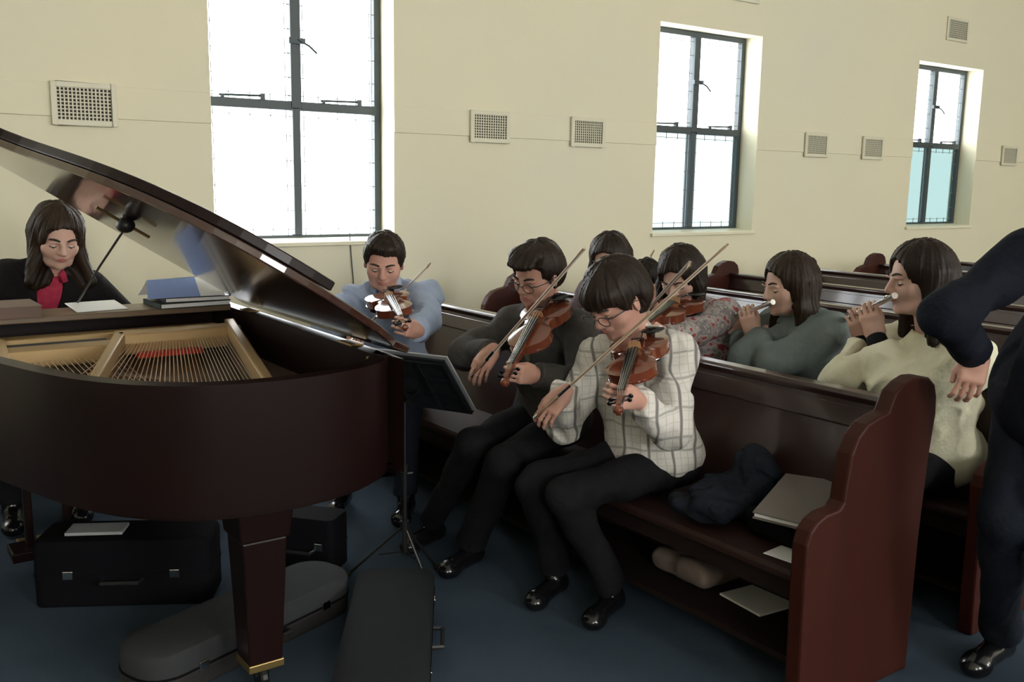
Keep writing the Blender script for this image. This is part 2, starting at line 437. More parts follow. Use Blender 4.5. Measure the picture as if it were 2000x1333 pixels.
for i in range(40):
    t = i/39; xa = .86-.72*t; xb = xa-.05+.06*t
    pb(MB().tube([(xa, 3.74, .885), (xb, max(poly_y_at(xb)+.02, 2.7), .872)], .0014, 5, False), 'treble_string', M['string'])
pb(MB().prism([(.72, 3.5), (.76, 3.5), (1.18, 2.9), (1.14, 2.88)], 2, .82, .868), 'bridge', M['sound'])
pb(MB().lohi((.05, 3.80, .885), (.86, 3.86, .925)), 'damper_rail', M['darkfelt'])
# key end
pb(MB().lohi((-.03, 4.04, .975), (1.42, 4.26, 1.0)), 'music_shelf', M['pianotop'], bevel=.005)
pb(MB().lohi((-.015, 4.265, .76), (1.415, 4.29, .985)), 'fallboard', M['piano'], bevel=.005)
pb(MB().lohi((-.07, 4.0, .60), (HX, 4.66, .68)), 'keybed', M['piano'], bevel=.01)
for x in (-.07, HX-.055): pb(MB().prism([(4.5, .68), (4.66, .68), (4.66, .76), (4.62, .80), (4.54, .84), (4.5, .93)], 0, x, x+.055), 'key_arm', M['piano'], bevel=.006)
kb = pb(MB().lohi((0, 4.30, .70), (1.40, 4.45, .725)), 'keyboard', M['ivory'])
for i in range(52):
    if i % 7 in (0, 2, 3, 5, 6): pb(MB().lohi((.02+i*.0265, 4.30, .725), (.033+i*.0265, 4.39, .737)), 'black_key', M['blackplastic'])
pb(MB().lohi((0, 4.60, .68), (1.40, 4.62, .73)), 'key_slip', M['piano'])
# legs with casters, the lyre
def leg(x, y):
    mb = MB(); 
    for (z0, z1, a, b) in ((.50, .60, .075, .085), (.10, .50, .052, .068)):
        mb.add([(x-a, y-a, z0), (x+a, y-a, z0), (x+a, y+a, z0), (x-a, y+a, z0), (x-b, y-b, z1), (x+b, y-b, z1), (x+b, y+b, z1), (x-b, y+b, z1)],
               [(0, 1, 2, 3), (7, 6, 5, 4), (0, 4, 5, 1), (1, 5, 6, 2), (2, 6, 7, 3), (3, 7, 4, 0)])
    L_ = pb(mb, 'leg', M['piano'], bevel=.006)
    c = MB().lohi((x-.055, y-.055, .085), (x+.055, y+.055, .11)); c.v = [(a-.7, b-3.5, d) for a, b, d in c.v]; c.build('ferrule', M['brass'], L_, bevel=.003)
    c = MB(); R_ = Matrix.Rotation(math.pi/2, 3, 'Y'); c.lathe((x-.7-.012, y-3.5, .04), [(.0, 0), (.035, 0), (.04, .006), (.04, .02), (.035, .026), (0, .026)], 18, R_)
    c.box((x-.7, y-3.5, .07), (.045, .03, .04)); c.build('caster', M['black'], L_)
leg(.985, 2.645); leg(.06, 4.2); leg(1.34, 4.2)
ly = pb(MB().lohi((.56, 4.0, .10), (.59, 4.04, .60)).lohi((.70, 4.0, .10), (.73, 4.04, .60)).lohi((.50, 3.94, .06), (.79, 4.08, .10)), 'pedal_lyre', M['piano'], bevel=.006)
for x in (.57, .645, .72): pb(MB().prism([(x-.012, 4.08), (x+.012, 4.08), (x+.02, 4.2), (x-.02, 4.2)], 2, .06, .07), 'pedal', M['brass'], bevel=.003)
# hinge plates on the straight side
for y in (2.95, 3.9): pb(MB().lohi((HX-.045, y-.05, ZT-.001), (HX+.003, y+.05, ZT+.004)).lohi((HX-.001, y-.045, .90), (HX+.004, y+.045, ZT+.003)), 'hinge', M['brass'])
pb(MB().lohi((1.435, 2.70, .86), (1.452, 2.735, .985)).lohi((1.405, 2.68, .955), (1.47, 2.75, .98)), 'lid_bracket', M['brass'])
# the raised lid
PHI = math.radians(32.0)
lid_ol = [(x, y) for x, y in inset(OL, -.012) if y < 4.05]
lid_ol = [(HX+.012, 4.03)]+lid_ol+[(-.08, 4.03)]
def lidpt(x, y, h):
    s = HX+.005-x
    return (HX+.005-s*math.cos(PHI)+h*math.sin(PHI), y, ZT+.012+s*math.sin(PHI)+h*math.cos(PHI))
def lidslab(poly, h0, h1):
    n = len(poly)
    return MB().add([lidpt(x, y, h) for h in (h0, h1) for x, y in poly], [tuple(range(n)), tuple(range(2*n-1, n-1, -1))]+[(i, i+n, (i+1) % n+n, (i+1) % n) for i in range(n)])
pb(lidslab(lid_ol, 0, .024), 'lid', M['lid'], bevel=.004)
pb(lidslab([(min(x, 1.085), y) for x, y in lid_ol if x < 1.12], .026, .056), 'folded_lid_flap', M['piano'], bevel=.004)
pb(MB().ell(at(245, 440, Y=3.30), (.030, .036, .026)).box(at(245, 428, Y=3.32), (.02, .03, .05)), 'lid_knob', M['blackplastic'], smooth=2)
pb(MB().tube([at(245, 445, Y=3.30), at(195, 520, Y=3.62), at(148, 598, z=1.0)], .004, 8), 'lid_prop', M['blackplastic'])
pb(MB().tube([at(188, 405, Y=3.30), at(292, 464, Y=3.30)], .005, 8), 'prop_catch', M['brass'])

# ---------------------------------------------------------------- things on the piano
def slab(name, m, c, s, rz, label, cat, rx=0, ry=0, bevel=.002, **kw):
    o = MB().box((0, 0, 0), s).build(name, m, bevel=bevel); o.location = c; o.rotation_euler = (rx, ry, rz)
    return tag(o, label, cat, **kw)
def book(name, cover, c, s, rz, label, rx=0, ry=0, pages='paper'):
    r = empty(name, c, label=label, cat='book'); r.rotation_euler = (rx, ry, rz)
    w_, d_, h_ = s
    MB().lohi((-w_/2, -d_/2, 0), (w_/2, d_/2, .003)).lohi((-w_/2, -d_/2, h_-.003), (w_/2, d_/2, h_)).lohi((-w_/2, -d_/2, 0), (-w_/2+.003, d_/2, h_)).build('cover', cover, r)
    MB().lohi((-w_/2+.003, -d_/2+.004, .003), (w_/2-.004, d_/2-.004, h_-.003)).build('page_block', M[pages], r)
    return r
book('music_book', M['brownbook'], (.50, 4.12, 1.001), (.34, .24, .045), .02, 'thick brown book lying on the piano shelf at the far left', pages='brownbook')
o = slab('sheet_music', M['paper'], (.90, 4.16, 1.012), (.20, .16, .003), .1, 'small white sheet of paper on the piano shelf beside the brown book', 'sheet music', rx=.12)
book('music_book', M['greenbook'], (1.26, 4.13, 1.001), (.30, .22, .022), .05, 'dark green book lying right on the piano shelf, lowest of its stack')
book('music_book', M['blackbook'], (1.28, 4.12, 1.024), (.27, .2, .02), -.06, 'black book between the dark green book and the pale booklet')
r = empty('open_booklet', (1.24, 4.10, 1.045), label='open pale blue and white booklet standing tent-like on the books', cat='booklet')
MB().add([(-.17, -.075, 0), (.15, -.075, 0), (.15, -.07, 0), (-.17, -.07, 0), (-.15, 0, .07), (.13, 0, .075), (.13, .004, .075), (-.15, .004, .07)], [(0, 1, 5, 4), (3, 7, 6, 2), (0, 4, 7, 3), (1, 2, 6, 5), (4, 5, 6, 7), (0, 3, 2, 1)]).build('front_cover', M['bluebook'], r)
MB().add([(.045, -.0765, .0005), (.150, -.0765, .0005), (.150, -.0755, .0005), (.045, -.0755, .0005), (.045, -.0015, .0735), (.130, -.0015, .0765), (.130, 0, .0765), (.045, 0, .0735)], [(0, 1, 5, 4), (3, 7, 6, 2), (0, 4, 7, 3), (1, 2, 6, 5), (4, 5, 6, 7), (0, 3, 2, 1)]).build('cover_panel', M['paper'], r)
MB().add([(-.17, .075, 0), (.19, .07, 0), (.19, .075, 0), (-.17, .08, 0), (-.15, .004, .07), (.17, .004, .082), (.17, .008, .082), (-.15, .008, .07)], [(0, 1, 5, 4), (3, 7, 6, 2), (0, 4, 7, 3), (1, 2, 6, 5), (4, 5, 6, 7), (0, 3, 2, 1)]).build('white_page', M['paper'], r)

# ---------------------------------------------------------------- people: signed distance surfaces turned into meshes
SKIN = mat('skin', (0.50, 0.27, 0.205), .5, .35, sss=.08, noise=(14, (0.55, 0.30, 0.235), (1, 1, 1)))
SKINP = mat('pale_skin', (0.57, 0.38, 0.30), .5, .35, sss=.08, noise=(14, (0.60, 0.36, 0.29), (1, 1, 1)))
LIP = mat('lip', (0.40, 0.13, 0.11), .45)
BROW = mat('brow_hair', (0.03, 0.02, 0.015), .8)
EYEW = mat('eye_white', (0.55, 0.52, 0.48), .3)
IRIS = mat('iris', (0.02, 0.012, 0.008), .2)
HAIR = mat('black_brown_hair', (0.013, 0.0075, 0.005), .5, .22, noise=(40, (0.024, 0.014, 0.009), (1, 1, .1)))
HAIRB = mat('dark_brown_hair', (0.016, 0.009, 0.005), .5, .22, noise=(40, (0.032, 0.018, 0.010), (1, 1, .1)))
def V(*a): return np.array(a if len(a) > 1 else a[0], dtype=float)
def unit(v): v = np.asarray(v, float); return v/(np.linalg.norm(v)+1e-9)

class SDF:
    def __init__(self): self.p = []
    def _a(self, op, k, fn, lo, hi): self.p.append((op, k, fn, np.asarray(lo)-k-.02, np.asarray(hi)+k+.02)); return self
    def cone(self, a, b, ra, rb, k=.03, op='+'):
        a, b = V(a), V(b); ab = b-a; L2 = ab@ab+1e-12
        def fn(x, y, z):
            px, py, pz = x-a[0], y-a[1], z-a[2]
            t = np.clip((px*ab[0]+py*ab[1]+pz*ab[2])/L2, 0, 1)
            return np.sqrt((px-t*ab[0])**2+(py-t*ab[1])**2+(pz-t*ab[2])**2)-(ra+(rb-ra)*t)
        r = max(ra, rb)
        return self._a(op, k, fn, np.minimum(a, b)-r, np.maximum(a, b)+r)
    def ell(self, c, r, R=None, k=.03, op='+'):
        c, r = V(c), V(r); R = np.eye(3) if R is None else R
        def fn(x, y, z):
            p = [x-c[0], y-c[1], z-c[2]]
            q = [(R[0, i]*p[0]+R[1, i]*p[1]+R[2, i]*p[2]) for i in range(3)]
            k0 = np.sqrt(sum((q[i]/r[i])**2 for i in range(3)))+1e-6
            k1 = np.sqrt(sum((q[i]/r[i]**2)**2 for i in range(3)))+1e-6
            return k0*(k0-1)/k1
        e = np.sqrt((R**2)@(r**2))
        return self._a(op, k, fn, c-e, c+e)
    def box(self, c, s, R=None, rd=.01, k=.02, op='+'):
        c, s = V(c), V(s)-rd; R = np.eye(3) if R is None else R
        def fn(x, y, z):
            p = [x-c[0], y-c[1], z-c[2]]
            q = [np.abs(R[0, i]*p[0]+R[1, i]*p[1]+R[2, i]*p[2])-s[i] for i in range(3)]
            return np.sqrt(sum(np.maximum(v, 0)**2 for v in q))+np.minimum(np.maximum(np.maximum(q[0], q[1]), q[2]), 0)-rd
        e = np.abs(R)@(s+rd)
        return self._a(op, k, fn, c-e, c+e)
    def cut(self, c, nrm, lo, hi, k=.008):
        """remove what lies on the side of c that nrm points to, inside the box lo..hi"""
        c, nrm = V(c), unit(nrm)
        return self._a('-', k, lambda x, y, z: -((x-c[0])*nrm[0]+(y-c[1])*nrm[1]+(z-c[2])*nrm[2]), V(lo), V(hi))
    def folds(self, amp, freq, seed=0, lo=None, hi=None):
        rs = np.random.RandomState(seed); W = rs.normal(size=(7, 3))*freq; ph = rs.rand(7)*6.28
        W[:, 2] *= .8
        def fn(x, y, z):
            wx = x+.02*np.sin(23*z+ph[0]); wz = z+.02*np.sin(19*x+17*y+ph[1])
            s = 0
            for i in range(7): s = s+np.sin(W[i, 0]*wx+W[i, 1]*y+W[i, 2]*wz+ph[i])/7
            return amp*(s*2.6-.9*np.exp(-((s-.05)/.09)**2)*.5)
        self.p.append(('d', 0, fn, None, None)); return self
    def disp(self, fn): self.p.append(('d', 0, fn, None, None)); return self
    def mesh(self, name, vox, m, parent=None, fine=None, fvox=None, origin=None):
        """fine: boxes (lo, hi) meshed at the finer spacing fvox"""
        lo = np.min([p[3] for p in self.p if p[0] == '+'], 0); hi = np.max([p[4] for p in self.p if p[0] == '+'], 0)
        ax = []
        for i in range(3):
            t = [lo[i]]
            while t[-1] < hi[i]:
                v = vox
                if fine:
                    for a, b in fine:
                        if a[i]-fvox < t[-1] < b[i]: v = fvox
                        elif t[-1] <= a[i]-fvox and t[-1]+v > a[i]: v = max(fvox, a[i]-t[-1]) if v != fvox else v
                t.append(t[-1]+v)
            ax.append(np.array(t))
        F = np.full([len(a) for a in ax], .05, np.float32)
        for op, k, fn, a, b in self.p:
            if op == 'd':
                band = np.abs(F) < .03
                I = np.nonzero(band)
                F[I] += fn(ax[0][I[0]], ax[1][I[1]], ax[2][I[2]]); continue
            sl = []
            for i in range(3):
                i0, i1 = np.searchsorted(ax[i], [a[i], b[i]]); sl.append(slice(max(i0-1, 0), i1+1))
            X, Y, Z = ax[0][sl[0]][:, None, None], ax[1][sl[1]][None, :, None], ax[2][sl[2]][None, None, :]
            if 0 in (X.size, Y.size, Z.size): continue
            d = fn(X, Y, Z); G = F[tuple(sl)]
            k = max(k, 1e-4)
            if op == '+':
                h = np.maximum(k-np.abs(G-d), 0)/k; F[tuple(sl)] = np.minimum(G, d)-h*h*k*.25
            else:
                h = np.maximum(k-np.abs(G+d), 0)/k; F[tuple(sl)] = np.maximum(G, -d)+h*h*k*.25
        F[0], F[-1] = .05, .05; F[:, 0], F[:, -1] = .05, .05; F[:, :, 0], F[:, :, -1] = .05, .05
        S = F < 0
        n = [s-1 for s in S.shape]
        cnt = np.zeros(n, np.uint8)
        for i in (0, 1):
            for j in (0, 1):
                for k in (0, 1): cnt += S[i:n[0]+i, j:n[1]+j, k:n[2]+k]
        cells = np.argwhere((cnt > 0) & (cnt < 8))
        ids = np.full(n, -1, np.int64); ids[tuple(cells.T)] = np.arange(len(cells))
        cor = [(i, j, k) for i in (0, 1) for j in (0, 1) for k in (0, 1)]
        val = {c: F[cells[:, 0]+c[0], cells[:, 1]+c[1], cells[:, 2]+c[2]] for c in cor}
        pos = {c: np.stack([ax[i][cells[:, i]+c[i]] for i in range(3)], 1) for c in cor}
        acc = np.zeros((len(cells), 3)); num = np.zeros(len(cells))
        for a in cor:
            for i in range(3):
                if a[i]: continue
                b = tuple(1 if q == i else a[q] for q in range(3))
                m_ = (val[a] < 0) != (val[b] < 0)
                t = (val[a]/(val[a]-val[b]+1e-12))[:, None]
                p = pos[a]+(pos[b]-pos[a])*t
                acc[m_] += p[m_]; num[m_] += 1
        vert = acc/np.maximum(num, 1)[:, None]
        faces = []
        for i in range(3):
            j, k = (i+1) % 3, (i+2) % 3
            s0 = [slice(None)]*3; s1 = [slice(None)]*3; s0[i] = slice(0, -1); s1[i] = slice(1, None)
            D_ = S[tuple(s0)] != S[tuple(s1)]
            e = np.argwhere(D_); e = e[(e[:, j] > 0) & (e[:, k] > 0) & (e[:, j] < n[j]) & (e[:, k] < n[k])]
            sg = S[tuple(e.T)]
            def g(dj, dk):
                q = e.copy(); q[:, j] -= dj; q[:, k] -= dk; return ids[tuple(q.T)]
            Q = np.stack([g(0, 0), g(1, 0), g(1, 1), g(0, 1)], 1)
            Q[~sg] = Q[~sg][:, ::-1]
            faces.append(Q)
        Q = np.concatenate(faces); Q = Q[(Q >= 0).all(1)]
        # light smoothing
        A = np.concatenate([Q[:, [0, 1]], Q[:, [1, 2]], Q[:, [2, 3]], Q[:, [3, 0]]]); A = np.concatenate([A, A[:, ::-1]])
        for lam in (.4,):
            s_ = np.stack([np.bincount(A[:, 0], weights=vert[A[:, 1], q], minlength=len(vert)) for q in range(3)], 1)
            c_ = np.bincount(A[:, 0], minlength=len(vert))[:, None]
            vert = vert+lam*(s_/np.maximum(c_, 1)-vert)
        if origin is not None: vert = vert-np.asarray(origin)
        me = bpy.data.meshes.new(name)
        me.vertices.add(len(vert)); me.vertices.foreach_set('co', vert.astype(np.float32).ravel())
        me.loops.add(Q.size); me.loops.foreach_set('vertex_index', Q.astype(np.int32).ravel())
        me.polygons.add(len(Q)); me.polygons.foreach_set('loop_start', np.arange(0, Q.size, 4, dtype=np.int32))
        me.polygons.foreach_set('use_smooth', np.ones(len(Q), bool))
        me.update(calc_edges=True); me.validate()
        me.materials.append(m)
        o = bpy.data.objects.new(name, me); C.objects.link(o)
        if parent is not None: o.parent = parent
        return o

def rotaxis(ax, a):
    return np.array(Matrix.Rotation(a, 3, Vector([float(v) for v in ax])))
def frame_yaw(yaw, pitch=0, roll=0):
    """columns: right, forward, up; yaw = azimuth of forward in degrees, pitch down, roll to the right"""
    a, p, r = map(math.radians, (yaw, pitch, roll))
    f = V(math.cos(a), math.sin(a), 0.); s = V(math.sin(a), -math.cos(a), 0.); u = V(0, 0, 1.)
    f, u = f*math.cos(p)-u*math.sin(p), u*math.cos(p)+f*math.sin(p)
    s, u = s*math.cos(r)-u*math.sin(r), u*math.cos(r)+s*math.sin(r)
    return np.stack([s, f, u], 1)
def ik(a, b, l1, l2, hint):
    a, b = V(a), V(b); d = b-a; L = np.linalg.norm(d)
    if L > (l1+l2)*.995:
        sc = L/((l1+l2)*.995); l1 *= sc; l2 *= sc
    d = d/L; x = (l1*l1-l2*l2+L*L)/(2*L); h = math.sqrt(max(l1*l1-x*x, 1e-6))
    q = V(hint)-a; q = q-d*(q@d); q = unit(q)
    return a+d*x+q*h

def pxof(p):
    d = V(p)-V(0, 0, CH); w_ = d@_FW
    return 1000+CF*(d@_R)/w_, 666.5-CF*(d@_U)/w_
def along(a, d, x, L=1.0):
    """the place along a ray from a that shows at column x"""
    t = min(np.linspace(.02, L, 200), key=lambda t: abs(pxof(a+d*t)[0]-x)); return a+d*t
def onray(p, x, y, L, far=True):
    """the place seen at x, y in the photo that is L away from p"""
    v = unit(_FW*CF+_R*(x-1000)-_U*(y-666.5)); o = V(0, 0, CH)-V(p); b = v@o; c = o@o-L*L
    t = -b+(1 if far else -1)*math.sqrt(max(b*b-c, 0)); return V(0, 0, CH)+v*t
def hand_prims(S, W, fd, back, thumb, s, curl, spread=.06, skin_k=.006, th=None):
    """W wrist, fd towards the fingers, back = back of the hand, thumb = side of the thumb"""
    fd = unit(fd); back = unit(V(back)-fd*(V(back)@fd)); th_ = np.cross(back, fd)
    if th_@V(thumb) < 0: th_ = -th_
    R = np.stack([th_, fd, back], 1)
    P = lambda x, y, z: W+R@(V(x, y, z)*s)
    S.box(P(0, .045, 0), V(.040, .046, .014)*s, R, rd=.012*s, k=.018)
    S.cone(W-fd*.02*s, P(0, .03, 0), .026*s, .022*s, k=.02)
    S.cone(P(.028, .02, -.006), P(.036, .05, -.008), .016*s, .013*s, k=.012)
    L = [(.046, .026, .022), (.050, .031, .024), (.047, .029, .023), (.037, .021, .019)]
    ends = []
    for i, x in enumerate((.030, .010, -.010, -.029)):
        p = P(x, .085-(.006 if i == 3 else 0), 0); a = 0; c = curl[i] if hasattr(curl, '__len__') else curl
        sp = (1.5-i)*spread
        r = .0088 if i < 3 else .0075
        for j, l in enumerate(L[i]):
            a += c*(1.0, 1.15, .7)[j]
            d = R@V(math.sin(sp)*math.cos(a), math.cos(sp)*math.cos(a), -math.sin(a))
            q = p+d*l*s
            S.cone(p, q, (r-.0006*j)*s, (r-.0006*(j+1))*s, k=.004)
            p = q
        ends.append(p)
    t = V(.050, .075, -.022) if th is None else V(th)
    p = P(.034, .038, -.008); q = p+(P(*t)-p)*.6; e = P(*t)+R@V(-.006, .016, -.006)*s
    S.cone(p, q, .0125*s, .0105*s, k=.006); S.cone(q, e, .0105*s, .0085*s, k=.004)
    return ends

def head_prims(S, H, R, s, neckbase, female=False):
    P = lambda x, y, z: H+R@(V(x, y, z)*s)
    S.ell(P(0, -.010, .028), V(.074, .092, .083)*s, R, k=.02)
    S.ell(P(0, .020, -.034), V(.065, .068, .076)*s, R, k=.035)
    S.ell(P(0, .040, -.078), V(.042 if not female else .037, .040, .030)*s, R, k=.03)
    S.ell(P(0, .074, -.094), V(.018, .014, .013)*s, R, k=.018)
    for q in (-1, 1):
        S.ell(P(q*.041, .056, -.026), V(.022, .018, .022)*s, R, k=.03)
        S.cone(P(q*.052, .0, -.045), P(q*.034, .055, -.085), .016*s, .014*s, k=.02)
        S.ell(P(q*.030, .084, .014), V(.022, .012, .006)*s, R, k=.012)
        S.ell(P(q*.032, .091, -.004), V(.019, .013, .012)*s, R, k=.012, op='-')
        S.ell(P(q*.0315, .070, -.004), V(.0145, .0145, .0125)*s, R, k=.005)
        eR = R@rotaxis((0, 0, 1), q*-.35)
        S.ell(P(q*.076, -.004, -.010), V(.006, .017, .031)*s, eR, k=.006)
        S.ell(P(q*.082, -.001, -.004), V(.004, .009, .015)*s, eR, k=.004, op='-')
    S.cone(P(0, .088, .010), P(0, .106, -.026), .0075*s, .0115*s, k=.012)
    for q in (-1, 1): S.ell(P(q*.011, .096, -.030), V(.0085, .010, .0075)*s, R, k=.007)
    S.ell(P(0, .084, -.052), V(.024, .010, .012)*s, R, k=.012)
    S.cone(P(0, -.022, -.05), neckbase, .050*s if not female else .043*s, .058*s if not female else .050*s, k=.03)

def face_parts(body, O, H, R, s, brow=BROW, gaze=-.35, lips=LIP, glasses=False):
    P = lambda x, y, z: Vector((H+R@(V(x, y, z)*s)-O).tolist())
    R3 = Matrix(R.tolist())
    for q in (-1, 1):
        m = MB(); pts = []
        for t in range(7):
            u = t/6; x = .013+.038*u; pts.append(P(q*x, .0975-.55*(x-.01)**1.35*3.1 if False else .0965-9.0*(x-.012)**2, .021+.007*math.sin(u*2.6)))
        m.tube(pts, [v*s for v in (.003, .004, .0042, .004, .0036, .003, .0015)], 8)
        m.build('eyebrow', brow, body, smooth=2)
        e = MB().ell(P(q*.0315, .0735, -.0055), V(.0118, .0118, .0075)*s, R3, 14, 10).build('eye', EYEW, body, smooth=2)
        MB().ell(P(q*.0315, .0815, -.0085), V(.0048, .0044, .0048)*s, R3, 12, 8).build('iris', IRIS, e, smooth=2)
        m = MB(); pts = [P(q*(.0315+.0135*math.cos(a)), .0855-.007*abs(math.cos(a))**2, -.0045-.0045*math.sin(a)*.6) for a in np.linspace(0, math.pi, 9)]
        m.tube(pts, .0016*s, 6); m.build('eyelashes', brow, body, smooth=2)
    m = MB()
    for dz, r in ((-.0535, .0042), (-.0605, .0050)):
        pts = [P(.021*t, .0935-.008*t*t, dz+.0015*abs(t) if dz < -.055 else dz-.002*abs(t)) for t in np.linspace(-1, 1, 9)]
        m.tube(pts, [r*s*(1-.75*abs(t)) for t in np.linspace(-1, 1, 9)], 8)
    m.build('lips', lips, body, smooth=2)
    if glasses:
        g = MB()
        for q in (-1, 1):
            g.tube([P(q*(.034+.024*math.cos(a)), .106-.10*(.034+.024*math.cos(a))**1.5, -.006+.017*math.sin(a)) for a in np.linspace(0, 2*math.pi, 19)], .0016*s, 6)
            g.tube([P(q*.058, .094, 0), P(q*.078, .05, .0), P(q*.081, -.0, -.0), P(q*.079, -.012, -.008)], .0016*s, 6)
        g.tube([P(-.011, .108, -.001), P(0, .111, .002), P(.011, .108, -.001)], .0016*s, 6)
        g.build('glasses', M['steel'], body, smooth=2)

def hair_sdf(S, H, R, s, style, seed=1, side=0):
    P = lambda x, y, z: H+R@(V(x, y, z)*s)
    th = {'short': .010, 'swoosh': .014, 'bowl': .020, 'long': .016, 'longw': .020, 'bob': .018}[style]
    S.ell(P(0, -.014, .032), V(.076+th, .093+th, .084+th)*s, R, k=.01)
    S.ell(P(0, -.035, -.010), V(.072+th*.9, .072+th, .075)*s, R, k=.03)
    if style == 'swoosh':
        S.ell(P(0, .045, .098), V(.066, .060, .032)*s, R, k=.02); S.ell(P(-.01, .100, .088), V(.055, .034, .022)*s, R, k=.02)
    if style == 'short': S.ell(P(0, .045, .085), V(.055, .035, .020)*s, R, k=.02)
    if style == 'bowl': S.ell(P(0, .050, .055), V(.078, .058, .050)*s, R, k=.02)
    if style in ('bowl', 'swoosh', 'short'):
        fz = {'short': .060, 'swoosh': .066, 'bowl': .026}[style]
        S.box(P(0, .125, fz-.11), V(.10, .075, .11)*s, R, rd=.03*s, k=.01, op='-')          # the face
        S.ell(P(0, .06, -.055), V(.11, .07, .075)*s, R, k=.01, op='-')
        for q in (-1, 1): S.ell(P(q*.088, .0, -.018), V(.022, .026, .034)*s, R, k=.008, op='-')   # round the ears
        S.box(P(0, -.03, -.155), V(.14, .14, .08)*s, R, rd=.01, k=.02, op='-')
    else:
        dwn = V(0, 0, -1.)
        L = {'long': .25, 'longw': .22, 'bob': .15}[style]
        for q in (-1, 1):
            for (x, y, r0, r1, l, fx) in ((.070, -.005, .030, .026, L*.85, .02), (.058, -.050, .038, .036, L, .01), (.030, -.075, .040, .040, L, .0)):
                a = P(q*x, y, .02); b = a+dwn*l*.5*s+R@V(q*fx*.6, -.008, 0); e = b+dwn*l*.5*s+R@V(q*fx*.5, -.002, 0)
                if style == 'longw': e = e+R@V(q*.025, .03, 0)
                S.cone(a, b, r0*s, r1*s, k=.02); S.cone(b, e, r1*s, r1*.8*s, k=.02)
        S.box(P(0, .150, -.055), V(.066, .085, .122)*s, R, rd=.035*s, k=.01, op='-')
        S.ell(P(0, .090, -.02), V(.066, .055, .092)*s, R, k=.01, op='-')
    rs = np.random.RandomState(seed); ph = rs.rand(4)*6
    Ri = R.T
    def dn(x, y, z):
        qx = Ri[0, 0]*(x-H[0])+Ri[0, 1]*(y-H[1])+Ri[0, 2]*(z-H[2]); qy = Ri[1, 0]*(x-H[0])+Ri[1, 1]*(y-H[1])+Ri[1, 2]*(z-H[2]); qz = Ri[2, 0]*(x-H[0])+Ri[2, 1]*(y-H[1])+Ri[2, 2]*(z-H[2])
        a = np.arctan2(qx, qy+.02)
        return .0022*np.sin(26*a+40*qz+ph[0])*np.sin(9*a+ph[1])+.0018*np.sin(55*a+25*qz+ph[2])+.003*np.sin(22*qz+5*a+ph[3])
    S.disp(dn); return S

